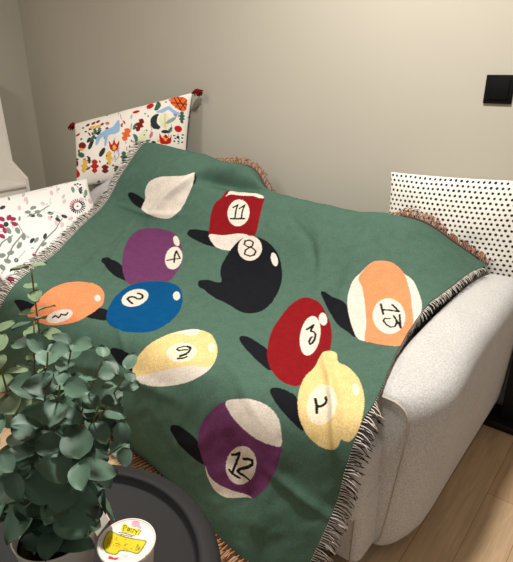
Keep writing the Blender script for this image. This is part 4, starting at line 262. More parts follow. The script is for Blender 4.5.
FLORAL = [('p_pale','s',.003,[(.005,.423),(.005,.417),(.003,.417)]),('p_grey','p',0,[(.255,.524),(.255,.536),(.255,.542),(.255,.536),(.255,.524),(.255,.512),(.255,.506),(.255,.512)]),('p_grey','p',0,[(.255,.145),(.255,.142),(.255,.133),(.255,.124),(.255,.135),(.255,.145),(.255,.151),(.255,.151)]),('p_pale','s',.003,[(.238,.442),(.23,.466),(.245,.478)]),('p_grey','p',0,[(.255,.606),(.255,.616),(.255,.616),(.255,.616),(.255,.606),(.255,.596),(.255,.591),(.255,.596)]),('p_pink','p',0,[(.243,.377),(.24,.383),(.238,.383),(.238,.378),(.241,.37),(.244,.364),(.246,.364),(.246,.369)]),('p_pale','s',.003,[(.255,.436),(.255,.443),(.255,.469)]),('p_grey','p',0,[(.09,.62),(.09,.625),(.088,.626),(.086,.623),(.084,.617),(.085,.612),(.087,.611),(.089,.614)]),('p_pale','p',0,[(.255,.487),(.255,.487),(.255,.487),(.255,.481),(.255,.481),(.255,.481),(.255,.481),(.255,.487)]),('p_pale','s',.003,[(.169,.276),(.165,.238),(.135,.281)]),('p_pale','p',0,[(.003,.304),(.003,.322),(.005,.325),(.005,.337),(.003,.31),(.005,.33),(.005,.324),(.005,.324)]),('p_pink','p',0,[(.121,.517),(.116,.51),(.115,.504),(.118,.502),(.124,.505),(.128,.512),(.129,.519),(.126,.521)]),('p_pale','s',.003,[(.163,.224),(.161,.224),(.193,.217)]),('p_pale','p',0,[(.235,.51),(.233,.519),(.23,.521),(.229,.516),(.23,.507),(.233,.498),(.235,.496),(.236,.501)]),('p_pale','p',0,[(.171,.493),(.167,.496),(.164,.493),(.163,.487),(.166,.48),(.171,.477),(.174,.479),(.174,.486)]),('p_pale','s',.003,[(.126,.129),(.134,.114),(.151,.085)]),('p_pale','p',0,[(.062,.37),(.053,.362),(.051,.355),(.056,.354),(.064,.359),(.072,.368),(.074,.375),(.07,.376)]),('p_grey','p',0,[(.005,.39),(.003,.364),(.005,.384),(.003,.357),(.005,.377),(.005,.377),(.005,.384),(.003,.364)]),('p_pale','s',.003,[(.244,.519),(.245,.529),(.236,.548)]),('p_pink','p',0,[(.249,.426),(.246,.433),(.244,.434),(.244,.428),(.247,.42),(.25,.413),(.251,.412),(.251,.417)]),('p_pink','p',0,[(.175,.715),(.171,.72),(.168,.721),(.169,.718),(.172,.711),(.174,.704),(.177,.703),(.177,.708)]),('p_pale','s',.003,[(.019,.109),(.018,.122),(.003,.091)]),('p_pink','p',0,[(.154,.721),(.154,.721),(.154,.721),(.152,.721),(.15,.721),(.15,.721),(.152,.721),(.154,.721)]),('p_pale','p',0,[(.203,.503),(.201,.51),(.199,.512),(.197,.508),(.197,.501),(.198,.494),(.201,.492),(.203,.496)]),('p_pale','s',.003,[(.242,.677),(.247,.681),(.245,.687)]),('p_pale','p',0,[(.031,.352),(.034,.361),(.032,.365),(.026,.361),(-.0,.342),(.013,.344),(.0,.331),(.023,.344)]),('p_pale','p',0,[(.255,.536),(.255,.53),(.255,.524),(.255,.524),(.255,.524),(.255,.524),(.255,.53),(.255,.536)]),('p_pale','s',.003,[(.235,.712),(.24,.699),(.241,.721)]),('p_pale','p',0,[(.237,.059),(.239,.067),(.238,.074),(.234,.076),(.23,.072),(.228,.064),(.229,.056),(.233,.054)]),('p_pale','p',0,[(.002,.481),(.002,.481),(.005,.5),(.005,.5),(.005,.494),(.005,.494),(.005,.5),(.002,.481)]),('p_pale','s',.003,[(.022,.267),(.023,.238),(.028,.23)]),('p_pale','p',0,[(.096,.362),(.1,.371),(.1,.377),(.096,.377),(.09,.37),(.086,.361),(.086,.355),(.09,.355)]),('p_grey','p',0,[(.226,.484),(.223,.479),(.223,.475),(.225,.473),(.228,.475),(.23,.48),(.231,.484),(.229,.486)]),('p_pale','s',.003,[(.197,.599),(.199,.594),(.195,.542)]),('p_pale','p',0,[(.136,.721),(.133,.721),(.133,.721),(.136,.721),(.138,.721),(.14,.721),(.14,.721),(.138,.721)]),('p_pink','p',0,[(.223,.183),(.218,.18),(.217,.173),(.22,.167),(.226,.165),(.231,.168),(.232,.175),(.229,.181)]),('p_pale','s',.003,[(.103,.253),(.104,.27),(.079,.243)]),('p_pale','p',0,[(.095,.627),(.097,.633),(.097,.638),(.095,.638),(.091,.633),(.089,.627),(.089,.622),(.091,.622)]),('p_grey','p',0,[(.114,.509),(.11,.51),(.107,.507),(.106,.501),(.108,.496),(.112,.495),(.115,.498),(.116,.504)]),('p_pale','s',.003,[(.255,.304),(.255,.33),(.255,.246)]),('p_pink','p',0,[(.121,.721),(.119,.721),(.117,.721),(.117,.721),(.119,.721),(.123,.721),(.125,.721),(.124,.721)]),('p_pale','p',0,[(.005,.475),(.003,.469),(.005,.478),(.005,.487),(.003,.462),(.003,.456),(.003,.449),(.003,.449)]),('p_pale','s',.003,[(.192,.673),(.196,.694),(.196,.705)]),('p_pale','p',0,[(.113,.645),(.108,.648),(.105,.645),(.105,.64),(.109,.634),(.114,.632),(.117,.634),(.116,.64)]),('p_pink','p',0,[(.255,.547),(.255,.553),(.255,.564),(.255,.565),(.255,.564),(.255,.559),(.255,.551),(.255,.546)]),('p_pale','s',.003,[(.219,.72),(.21,.717),(.217,.719)]),('p_pale','p',0,[(.255,.436),(.255,.449),(.255,.456),(.255,.456),(.255,.443),(.255,.43),(.255,.423),(.255,.43)]),('p_pink','p',0,[(.014,.209),(.005,.219),(.005,.221),(.005,.215),(.006,.208),(.005,.193),(.018,.196),(.021,.203)]),('p_pale','s',.003,[(.255,.298),(.255,.304),(.255,.33)]),('p_grey','p',0,[(.255,.611),(.255,.62),(.255,.625),(.255,.62),(.255,.616),(.255,.601),(.255,.596),(.255,.601)]),('p_grey','p',0,[(.112,.453),(.116,.462),(.116,.468),(.113,.467),(.107,.461),(.103,.452),(.103,.446),(.106,.447)]),('p_pale','s',.003,[(.255,.586),(.255,.575),(.255,.586)]),('p_pale','p',0,[(.098,.53),(.096,.536),(.093,.537),(.09,.532),(.089,.525),(.091,.519),(.094,.518),(.097,.523)]),('p_pale','p',0,[(.141,.594),(.138,.597),(.135,.595),(.135,.591),(.137,.585),(.14,.582),(.142,.584),(.142,.589)]),('p_pale','s',.003,[(.211,.721),(.211,.721),(.205,.721)]),('p_pale','p',0,[(.171,.541),(.173,.547),(.173,.552),(.171,.552),(.168,.548),(.166,.541),(.165,.537),(.168,.537)]),('p_pale','p',0,[(.051,.176),(.054,.186),(.051,.191),(.045,.188),(.038,.178),(.034,.168),(.037,.164),(.044,.167)]),('p_pale','s',.003,[(.104,.062),(.078,.039),(.073,.094)]),('p_pale','p',0,[(.096,.168),(.101,.179),(.1,.186),(.094,.185),(.086,.176),(.081,.166),(.082,.159),(.088,.16)]),('p_grey','p',0,[(.003,.317),(.005,.35),(.003,.33),(.003,.33),(.003,.324),(.003,.317),(.003,.317),(.003,.317)]),('p_pale','s',.003,[(.123,.721),(.121,.721),(.117,.718)]),('p_pink','p',0,[(.003,.31),(.004,.317),(.005,.344),(.005,.344),(.003,.317),(.005,.337),(.003,.31),(.003,.31)]),('p_pink','p',0,[(.09,.494),(.094,.501),(.095,.508),(.091,.509),(.086,.505),(.082,.498),(.081,.492),(.085,.49)]),('p_pale','s',.003,[(.246,.649),(.236,.651),(.248,.599)]),('p_pale','p',0,[(.234,.442),(.23,.443),(.227,.439),(.229,.432),(.233,.427),(.237,.426),(.239,.43),(.237,.437)]),('p_pink','p',0,[(.255,.475),(.255,.481),(.255,.487),(.255,.481),(.255,.469),(.255,.462),(.255,.462),(.255,.462)]),('p_pale','s',.003,[(.146,.594),(.14,.587),(.126,.61)]),('p_grey','p',0,[(.218,.705),(.215,.701),(.215,.696),(.217,.693),(.221,.693),(.224,.697),(.225,.702),(.222,.706)]),('p_pale','p',0,[(.255,.384),(.255,.39),(.255,.39),(.255,.39),(.255,.377),(.255,.37),(.255,.37),(.255,.377)]),('p_pale','s',.003,[(.188,.266),(.19,.28),(.203,.282)]),('p_pink','p',0,[(.104,.488),(.099,.487),(.096,.483),(.097,.479),(.101,.477),(.107,.478),(.11,.481),(.108,.485)]),('p_pale','p',0,[(.004,.542),(.004,.542),(.004,.547),(.002,.53),(.002,.53),(.004,.547),(.004,.542),(.004,.542)]),('p_pale','s',.003,[(.108,.285),(.096,.278),(.123,.323)]),('p_grey','p',0,[(.024,.431),(.016,.425),(.01,.419),(.014,.417),(.023,.42),(.03,.426),(.033,.431),(.031,.433)]),('p_pale','p',0,[(.255,.31),(.255,.304),(.255,.304),(.255,.297),(.255,.291),(.255,.297),(.255,.297),(.255,.304)]),('p_pale','s',.003,[(.111,.58),(.12,.588),(.124,.561)]),('p_grey','p',0,[(.056,.542),(.052,.544),(.049,.541),(.047,.536),(.048,.53),(.052,.529),(.056,.531),(.057,.537)]),('p_grey','p',0,[(.165,.268),(.169,.274),(.169,.28),(.166,.283),(.161,.28),(.157,.274),(.157,.268),(.161,.265)]),('p_pale','s',.003,[(.066,.186),(.061,.194),(-.0,.162)]),('p_pale','p',0,[(.134,.721),(.133,.721),(.133,.721),(.131,.721),(.129,.721),(.128,.721),(.131,.721),(.134,.721)]),('p_dark','s',.007,[(.169,.093),(.176,.072)]),('p_dark','s',.007,[(.174,.099),(.186,.082)]),('p_dark','s',.007,[(.178,.107),(.193,.096)]),('p_dark','s',.007,[(.18,.116),(.196,.113)]),('p_dark','s',.007,[(.18,.126),(.195,.13)]),('p_dark','s',.007,[(.178,.135),(.191,.145)]),('p_dark','s',.007,[(.174,.142),(.183,.158)]),('p_dark','s',.007,[(.169,.148),(.175,.167)]),('p_dark','s',.007,[(.164,.15),(.166,.172)]),('p_mag','s',.007,[(.157,.15),(.156,.172)]),('p_mag','s',.007,[(.151,.147),(.146,.167)]),('p_mag','s',.007,[(.146,.141),(.137,.157)]),('p_mag','s',.007,[(.142,.134),(.13,.144)]),('p_mag','s',.007,[(.139,.125),(.125,.13)]),('p_mag','s',.007,[(.139,.116),(.124,.114)]),('p_mag','s',.007,[(.14,.107),(.127,.099)]),('p_dark','s',.007,[(.144,.1),(.133,.086)]),('p_dark','s',.007,[(.149,.094),(.142,.075)]),('p_dark','s',.007,[(.155,.091),(.153,.069)]),('p_dark','s',.007,[(.162,.09),(.164,.068)]),('p_dark','p',0,[(.161,.115),(.163,.117),(.164,.12),(.163,.123),(.162,.126),(.16,.127),(.158,.126),(.156,.124),(.155,.121),(.156,.118),(.157,.116),(.159,.115)]),('p_mag','p',0,[(.095,.523),(.096,.529),(.095,.536),(.092,.54),(.087,.542),(.083,.541),(.08,.537),(.078,.531),(.079,.524),(.082,.519),(.087,.517),(.091,.519)]),('p_mag','p',0,[(.098,.513),(.094,.512),(.09,.507),(.086,.499),(.084,.49),(.084,.483),(.086,.479),(.09,.48),(.095,.486),(.098,.494),(.1,.503),(.1,.51)]),('p_mag','p',0,[(.111,.504),(.109,.497),(.111,.491),(.114,.486),(.118,.484),(.123,.485),(.126,.489),(.127,.495),(.126,.502),(.123,.507),(.118,.509),(.114,.508)]),('p_mag','p',0,[(.097,.498),(.094,.493),(.093,.485),(.095,.478),(.098,.472),(.102,.47),(.106,.472),(.108,.478),(.109,.486),(.108,.493),(.105,.499),(.101,.501)]),('p_mag','p',0,[(.141,.584),(.141,.59),(.139,.595),(.136,.6),(.132,.601),(.128,.599),(.126,.595),(.126,.589),(.127,.583),(.131,.579),(.135,.578),(.138,.579)]),('p_mag','p',0,[(.113,.549),(.115,.555),(.114,.562),(.112,.568),(.108,.571),(.104,.571),(.1,.567),(.099,.561),(.099,.554),(.102,.548),(.105,.545),(.11,.546)]),('p_mag','p',0,[(.132,.564),(.13,.569),(.127,.571),(.123,.57),(.118,.566),(.115,.56),(.114,.554),(.115,.549),(.118,.547),(.123,.549),(.128,.553),(.131,.558)]),('p_mag','p',0,[(.079,.564),(.082,.561),(.086,.562),(.091,.567),(.095,.574),(.097,.581),(.097,.587),(.095,.589),(.09,.588),(.086,.583),(.082,.576),(.079,.569)]),('p_mag','p',0,[(.105,.588),(.109,.587),(.113,.59),(.117,.596),(.119,.604),(.12,.611),(.119,.615),(.116,.616),(.112,.614),(.108,.607),(.105,.6),(.104,.592)]),('p_grey','p',0,[(.118,.542),(.119,.536),(.122,.533),(.128,.532),(.133,.535),(.137,.54),(.138,.547),(.137,.553),(.134,.557),(.129,.557),(.124,.554),(.12,.549)]),('p_grey','p',0,[(.13,.505),(.131,.499),(.134,.495),(.139,.494),(.144,.497),(.148,.502),(.15,.509),(.149,.515),(.145,.519),(.141,.52),(.135,.517),(.131,.512)]),('p_grey','p',0,[(.153,.491),(.156,.487),(.16,.487),(.165,.491),(.169,.498),(.172,.506),(.171,.513),(.169,.517),(.165,.517),(.16,.513),(.156,.506),(.153,.498)]),('p_grey','p',0,[(.143,.557),(.146,.554),(.15,.557),(.154,.563),(.158,.571),(.159,.579),(.158,.585),(.155,.587),(.151,.585),(.147,.579),(.144,.571),(.142,.563)]),('p_grey','p',0,[(.172,.531),(.176,.532),(.179,.538),(.181,.546),(.182,.556),(.181,.565),(.179,.569),(.176,.568),(.173,.563),(.171,.554),(.17,.544),(.17,.536)]),('p_grey','p',0,[(.175,.635),(.176,.64),(.176,.648),(.175,.656),(.172,.663),(.169,.666),(.166,.665),(.164,.66),(.164,.653),(.166,.644),(.169,.638),(.172,.634)]),('p_grey','p',0,[(.181,.592),(.183,.596),(.184,.604),(.183,.613),(.181,.621),(.178,.626),(.176,.627),(.173,.623),(.173,.615),(.173,.606),(.175,.598),(.178,.593)]),('p_grey','p',0,[(.194,.637),(.194,.643),(.193,.65),(.19,.656),(.186,.66),(.182,.66),(.18,.656),(.18,.65),(.182,.643),(.185,.637),(.188,.634),(.192,.633)]),('p_grey','p',0,[(.197,.683),(.196,.689),(.193,.693),(.189,.695),(.186,.694),(.183,.691),(.182,.685),(.183,.68),(.186,.675),(.19,.673),(.194,.674),(.196,.678)]),('p_dark','p',0,[(.112,.522),(.115,.529),(.116,.536),(.116,.542),(.113,.546),(.109,.546),(.105,.543),(.102,.537),(.1,.53),(.101,.523),(.103,.519),(.107,.519)]),('p_dark','p',0,[(.202,.601),(.203,.605),(.203,.611),(.202,.616),(.2,.62),(.198,.62),(.195,.618),(.194,.614),(.194,.608),(.195,.603),(.197,.6),(.199,.599)]),('p_pale','p',0,[(.2,.606),(.2,.608),(.2,.61),(.2,.612),(.199,.614),(.198,.614),(.197,.613),(.197,.611),(.197,.609),(.197,.607),(.198,.606),(.199,.605)]),('p_grey','p',0,[(.096,.412),(.094,.407),(.094,.4),(.095,.392),(.098,.386),(.102,.383),(.105,.384),(.107,.389),(.108,.396),(.106,.404),(.103,.41),(.1,.413)]),('p_grey','p',0,[(.094,.377),(.09,.373),(.088,.366),(.087,.357),(.088,.348),(.091,.343),(.094,.342),(.098,.346),(.1,.353),(.1,.363),(.099,.371),(.097,.376)]),('p_grey','p',0,[(.109,.368),(.106,.364),(.106,.356),(.107,.348),(.11,.341),(.114,.337),(.117,.338),(.12,.343),(.12,.35),(.119,.359),(.116,.366),(.112,.369)]),('p_dark','p',0,[(.11,.401),(.109,.396),(.11,.389),(.113,.383),(.117,.378),(.121,.377),(.124,.379),(.125,.385),(.124,.392),(.122,.398),(.117,.403),(.113,.404)]),('p_grey','p',0,[(.121,.367),(.119,.362),(.12,.355),(.123,.348),(.128,.343),(.132,.342),(.136,.344),(.137,.35),(.136,.357),(.133,.364),(.128,.368),(.124,.37)]),('p_dark','p',0,[(.052,.501),(.049,.497),(.047,.49),(.045,.481),(.046,.474),(.048,.469),(.051,.469),(.054,.473),(.057,.48),(.058,.488),(.058,.496),(.056,.501)]),('p_grey','p',0,[(.087,.104),(.084,.109),(.077,.111),(.067,.111),(.057,.107),(.049,.102),(.046,.097),(.048,.092),(.056,.089),(.067,.09),(.077,.093),(.084,.098)]),('p_dark','p',0,[(.105,.064),(.102,.069),(.094,.071),(.084,.07),(.074,.067),(.066,.061),(.064,.055),(.067,.051),(.074,.048),(.085,.048),(.095,.052),(.102,.058)]),('p_grey','p',0,[(.125,.039),(.121,.044),(.113,.045),(.103,.042),(.093,.036),(.085,.03),(.083,.023),(.086,.018),(.094,.016),(.105,.019),(.117,.024),(.124,.032)]),('p_grey','p',0,[(.187,.438),(.19,.44),(.192,.445),(.194,.454),(.194,.463),(.194,.47),(.192,.474),(.189,.473),(.187,.467),(.185,.459),(.184,.449),(.185,.442)]),('p_dark','p',0,[(.189,.386),(.192,.386),(.196,.39),(.199,.397),(.201,.406),(.201,.414),(.199,.418),(.197,.419),(.193,.415),(.19,.408),(.188,.399),(.188,.391)]),('p_grey','p',0,[(.212,.416),(.214,.419),(.215,.426),(.215,.436),(.214,.445),(.212,.452),(.209,.454),(.207,.451),(.206,.444),(.206,.434),(.207,.425),(.21,.418)]),('p_dark','p',0,[(.163,.288),(.163,.283),(.166,.276),(.171,.271),(.176,.269),(.181,.27),(.184,.274),(.183,.28),(.18,.286),(.175,.291),(.17,.293),(.165,.292)]),('p_dark','p',0,[(.166,.248),(.165,.242),(.167,.234),(.171,.227),(.176,.221),(.181,.219),(.184,.222),(.185,.228),(.183,.236),(.179,.244),(.174,.25),(.169,.251)]),('p_grey','p',0,[(.133,.312),(.131,.307),(.131,.299),(.134,.291),(.138,.284),(.142,.281),(.146,.282),(.147,.288),(.147,.295),(.144,.304),(.14,.31),(.136,.313)]),('p_dark','p',0,[(.182,.46),(.184,.461),(.187,.467),(.188,.475),(.189,.484),(.188,.492),(.186,.495),(.183,.493),(.181,.488),(.179,.479),(.179,.47),(.18,.463)]),('p_pink','p',0,[(.144,.318),(.145,.313),(.148,.309),(.153,.307),(.157,.308),(.161,.311),(.162,.316),(.162,.322),(.159,.326),(.154,.327),(.15,.326),(.146,.323)]),('p_pink','p',0,[(.171,.294),(.174,.29),(.177,.289),(.182,.291),(.186,.296),(.188,.302),(.187,.308),(.185,.312),(.181,.313),(.177,.31),(.173,.306),(.171,.3)]),('p_pink','p',0,[(.192,.263),(.195,.261),(.199,.264),(.202,.269),(.203,.277),(.204,.284),(.202,.289),(.199,.291),(.195,.288),(.192,.283),(.19,.276),(.19,.268)]),('p_pink','p',0,[(.195,.188),(.199,.19),(.201,.197),(.201,.205),(.2,.214),(.197,.221),(.194,.223),(.191,.221),(.189,.214),(.188,.206),(.189,.197),(.192,.19)]),('p_pink','p',0,[(.222,.481),(.222,.475),(.223,.469),(.226,.464),(.229,.461),(.232,.46),(.233,.463),(.234,.468),(.232,.474),(.23,.48),(.227,.483),(.224,.483)]),('p_pink','p',0,[(.221,.608),(.218,.609),(.216,.607),(.215,.602),(.214,.595),(.214,.59),(.215,.586),(.218,.585),(.22,.587),(.221,.592),(.222,.598),(.222,.604)]),('p_pink','p',0,[(.212,.526),(.21,.523),(.21,.517),(.21,.509),(.212,.503),(.214,.499),(.216,.498),(.218,.501),(.218,.507),(.218,.515),(.216,.521),(.214,.525)]),('p_pink','p',0,[(.058,.375),(.054,.375),(.049,.371),(.044,.364),(.04,.357),(.039,.35),(.041,.347),(.046,.348),(.051,.352),(.056,.358),(.059,.365),(.059,.372)]),('p_pink','p',0,[(.083,.428),(.081,.431),(.076,.43),(.072,.426),(.068,.421),(.065,.415),(.065,.41),(.068,.408),(.072,.409),(.077,.412),(.081,.418),(.083,.423)]),('p_pink','p',0,[(.04,.22),(.041,.215),(.045,.212),(.052,.212),(.06,.214),(.066,.218),(.069,.223),(.068,.228),(.064,.232),(.057,.232),(.05,.23),(.044,.225)]),('p_pink','p',0,[(.085,.308),(.083,.303),(.083,.297),(.086,.292),(.091,.289),(.095,.289),(.099,.292),(.101,.297),(.1,.303),(.097,.309),(.093,.312),(.089,.312)]),('p_pink','p',0,[(.108,.17),(.112,.169),(.117,.172),(.122,.179),(.125,.187),(.126,.194),(.124,.199),(.12,.2),(.115,.196),(.11,.19),(.106,.181),(.106,.174)]),('p_pink','p',0,[(.144,.062),(.146,.069),(.145,.076),(.142,.084),(.137,.089),(.131,.091),(.126,.088),(.124,.083),(.124,.075),(.128,.068),(.134,.062),(.139,.06)]),('p_pink','p',0,[(.175,.019),(.174,.026),(.17,.033),(.163,.036),(.156,.036),(.15,.032),(.146,.026),(.146,.018),(.149,.012),(.155,.007),(.163,.007),(.17,.012)]),('p_grey','s',.004,[(.186,.652),(.169,.581),(.155,.492),(.119,.482)]),('p_grey','s',.004,[(.114,.413),(.116,.35),(.11,.277)]),('p_grey','s',.004,[(.035,.075),(.101,.051),(.148,.05)]),('p_grey','s',.004,[(.214,.504),(.204,.433),(.196,.325),(.178,.255)]),('p_grey','s',.004,[(.156,.652),(.146,.609),(.146,.545)]),('p_dark','p',0,[(.039,.07),(.042,.072),(.043,.075),(.043,.078),(.042,.081),(.039,.082),(.036,.082),(.033,.08),(.031,.077),(.031,.074),(.033,.072),(.036,.07)]),('p_dark','p',0,[(.036,.054),(.039,.056),(.041,.059),(.041,.062),(.04,.065),(.037,.066),(.033,.066),(.03,.065),(.029,.062),(.028,.059),(.03,.056),(.033,.054)]),('p_dark','p',0,[(.045,.041),(.048,.043),(.05,.046),(.05,.049),(.049,.052),(.046,.054),(.043,.053),(.04,.052),(.038,.049),(.038,.046),(.04,.043),(.042,.041)]),('p_dark','p',0,[(.068,.04),(.07,.041),(.072,.044),(.072,.048),(.071,.051),(.069,.053),(.065,.052),(.063,.051),(.061,.048),(.061,.044),(.062,.041),(.065,.04)]),('p_dark','p',0,[(.129,.041),(.131,.043),(.132,.046),(.132,.05),(.131,.053),(.128,.055),(.126,.055),(.123,.053),(.122,.05),(.122,.046),(.124,.042),(.126,.041)]),('p_dark','p',0,[(.135,.294),(.137,.296),(.137,.299),(.136,.302),(.135,.304),(.133,.305),(.132,.304),(.13,.302),(.13,.299),(.131,.296),(.132,.294),(.134,.293)]),('p_dark','p',0,[(.154,.299),(.156,.301),(.156,.304),(.155,.307),(.154,.309),(.152,.31),(.151,.31),(.15,.307),(.149,.304),(.15,.301),(.151,.299),(.153,.298)]),('p_dark','p',0,[(.17,.282),(.171,.285),(.171,.288),(.171,.291),(.169,.293),(.168,.294),(.166,.293),(.165,.291),(.165,.288),(.165,.285),(.167,.283),(.168,.282)]),('p_mag','p',0,[(.226,.678),(.228,.686),(.228,.696),(.225,.705),(.222,.71),(.217,.711),(.214,.707),(.212,.699),(.212,.689),(.214,.68),(.218,.675),(.222,.674)]),('p_mag','p',0,[(.224,.718),(.224,.721),(.223,.721),(.221,.721),(.219,.721),(.216,.721),(.214,.721),(.213,.721),(.215,.721),(.217,.717),(.22,.715),(.222,.715)]),('p_mag','p',0,[(.219,.506),(.22,.509),(.22,.514),(.218,.52),(.216,.524),(.214,.526),(.213,.525),(.212,.522),(.212,.517),(.214,.511),(.216,.507),(.218,.505)])]
# ---------------- the room ----------------
WY, WX = 2.12, -3.75
def wood_floor_mat():
    m = bpy.data.materials.new('oak_planks'); m.use_nodes = True; N = m.node_tree.nodes; L = m.node_tree.links
    b = N['Principled BSDF']; b.inputs['Roughness'].default_value = .45; b.inputs['Specular IOR Level'].default_value = .35
    tc = N.new('ShaderNodeTexCoord'); mp = N.new('ShaderNodeMapping'); mp.inputs['Rotation'].default_value = (0, 0, R(90)); mp.inputs['Location'].default_value = (.43, .112, 0)
    L.new(tc.outputs['Object'], mp.inputs['Vector'])
    br = N.new('ShaderNodeTexBrick'); br.offset = .37; br.inputs['Scale'].default_value = 1; br.inputs['Brick Width'].default_value = 1.15; br.inputs['Row Height'].default_value = .125
    br.inputs['Mortar Size'].default_value = .0011; br.inputs['Mortar Smooth'].default_value = .2
    br.inputs['Color1'].default_value = lin(190, 158, 122); br.inputs['Color2'].default_value = lin(208, 180, 146); br.inputs['Mortar'].default_value = lin(150, 112, 74)
    L.new(mp.outputs[0], br.inputs['Vector'])
    m2 = N.new('ShaderNodeMapping'); m2.inputs['Scale'].default_value = (14, 1.3, 1); L.new(tc.outputs['Object'], m2.inputs['Vector'])
    n = N.new('ShaderNodeTexNoise'); n.inputs['Scale'].default_value = 3.5; n.inputs['Detail'].default_value = 6; n.inputs['Distortion'].default_value = 1.2; L.new(m2.outputs[0], n.inputs['Vector'])
    mr = N.new('ShaderNodeMapRange'); mr.inputs['From Min'].default_value = .3; mr.inputs['From Max'].default_value = .7; mr.inputs['To Min'].default_value = .82; mr.inputs['To Max'].default_value = 1.1
    L.new(n.outputs['Fac'], mr.inputs['Value'])
    v = N.new('ShaderNodeVectorMath'); v.operation = 'SCALE'; L.new(br.outputs['Color'], v.inputs[0]); L.new(mr.outputs[0], v.inputs['Scale']); L.new(v.outputs[0], b.inputs['Base Color'])
    return m
wall_m = mat('wall_paint', (186, 181, 168), .9, .15, noise=(1.3, .02), bump=(180, .05))
ceil_m = mat('ceiling_paint', (235, 230, 220), .95, .1)
tag(box('floor', (WX-.1, -2.6, -.08), (1.9, WY+.1, 0), wood_floor_mat()), kind='structure')
tag(box('wall_back', (WX-.1, WY, 0), (1.9, WY+.1, 2.62), wall_m), kind='structure')
tag(box('wall_left', (WX-.1, -2.6, 0), (WX, WY, 2.62), wall_m), kind='structure')
tag(box('ceiling', (WX-.1, -2.6, 2.62), (1.9, WY+.1, 2.7), ceil_m), kind='structure')

# ---------------- sofa ----------------
fab = mat('light_woven_upholstery', (214, 212, 210), .95, .15, noise=((210, .20), (8, .04)), bump=(520, .8), sheen=.25)
pipe_m = mat('upholstery_piping', (196, 188, 178), .95, .15, bump=(380, .4))
black_m = mat('black_plastic', (22, 22, 24), .5, .35)
sofa = empty('sofa', (-1.55, 1.5, 0), 'light grey woven fabric sofa against the wall under the billiard blanket', 'sofa')
box('base', (-2.66, 1.0, .035), (-.432, 2.0, .31), fab, sofa, .035, 4)
box('seat_cushion', (-1.55, 1.0-.015, .20), (-.437, 1.70, .445), fab, sofa, .035, 4, .012)
box('seat_cushion', (-2.62, 1.0-.015, .20), (-1.56, 1.70, .445), fab, sofa, .045, 4)
box('backrest', (-2.66, 1.84, .1), (-.62, 1.985, .70), fab, sofa, .045, 4)
def prism(name, xz, y0, y1, m, parent=None, smooth=False):
    n = len(xz); V = [(x, y0, z) for x, z in xz]+[(x, y1, z) for x, z in xz]
    F = [tuple(range(n)), tuple(range(2*n-1, n-1, -1))]+[(i, i+n, (i+1) % n+n, (i+1) % n) for i in range(n)]
    return obj(name, V, F, m, parent, smooth)
def wedge_cushion(name, x0, x1, prof, m, parent):      # prof: (y,z) outline, rounded ends in x
    V, F = [], []; P = smooth_poly(prof, True, 4); n = len(P); c = P.mean(0); xs = [0, .004, .015, .04, .08, .5, .92, .96, .985, .996, 1]; sc = [.0, .7, .88, .96, 1, 1, 1, .96, .88, .7, .0]
    for t, s in zip(xs, sc):
        for p in P: q = c+(p-c)*max(s, .001); V.append((x0+(x1-x0)*t, q[0], q[1]))
    for i in range(len(xs)-1):
        for k in range(n): F.append((i*n+k, i*n+(k+1) % n, (i+1)*n+(k+1) % n, (i+1)*n+k))
    return obj(name, V, F, m, parent)
wedge_cushion('back_cushion', -2.62, -1.80, [(1.68, .46), (1.67, .54), (1.72, .70), (1.78, .82), (1.84, .89), (1.89, .90), (1.93, .88), (1.96, .8), (1.96, .6), (1.93, .46), (1.82, .44)], fab, sofa)
wedge_cushion('back_cushion', -1.78, -.66, [(1.70, .46), (1.70, .50), (1.75, .58), (1.81, .68), (1.87, .73), (1.93, .735), (1.955, .70), (1.96, .6), (1.93, .46), (1.82, .44)], fab, sofa)
def arm(mirror=False):
    ys = [1.11, 1.113, 1.12, 1.135, 1.16, 1.2, 1.25, 1.32, 1.4, 1.55, 1.7, 1.85, 1.98, 2.05, 2.085, 2.098, 2.102]; V, F = [], []; n = 56; seam = []
    def sec(y, k=1.0, dy=0):
        xo = -.338-.066*max(0, (1.30-y)/.19)**2; xi = -.515; zt = .570+.05*min(1, (y-1.11)/.35)+.010*max(0, (y-1.46)/.6); zb = .03
        inset = 0 if y > 1.16 else .016*(1-math.sqrt(max(0, 1-((1.16-y)/.05)**2))); inset += 0 if y < 2.05 else .03*((y-2.05)/.052)**2
        cx = (xo+xi)/2; hw = (xo-xi)/2-inset; cz = (zt+zb)/2; hz = (zt-zb)/2-inset; out = []
        for j in range(n):
            w = 2*math.pi*j/n; cc, ss = math.cos(w), math.sin(w)
            e = .22+.30*min(1, (y-1.11)/.3)
            x = cx+k*hw*math.copysign(abs(cc)**e, cc); z = cz+k*hz*math.copysign(abs(ss)**(.30), ss)
            fl = .056-.026*min(1, (y-1.11)/.4); x += fl*(z/.56)*max(0, cc)-.002
            out.append((x, y+dy, z))
        return out
    rings = [sec(1.11, .05, -.012), sec(1.11, .4, -.011), sec(1.11, .75, -.007), sec(1.11, .93, -.002)]+[sec(y) for y in ys]+[sec(2.102, .5), sec(2.102, .02)]
    s0 = rings[4]
    seam = [(x, y-.001, z) for (x, y, z) in s0[-8:]+s0[:26]]
    for r_ in rings: V += r_
    for i in range(len(rings)-1):
        for j in range(n): F.append((i*n+j, i*n+(j+1) % n, (i+1)*n+(j+1) % n, (i+1)*n+j))
    F.append(tuple(range(n))[::-1]); F.append(tuple((len(rings)-1)*n+j for j in range(n)))
    if mirror:
        f = lambda p: (-3.12-p[0], p[1], p[2])
        V = [f(p) for p in V]; seam = [f(p) for p in seam]; F = [t[::-1] for t in F]
    a = obj('armrest', V, F, fab, sofa); tube('piping', seam, .0035, pipe_m, a, 6)
arm(); arm(True)
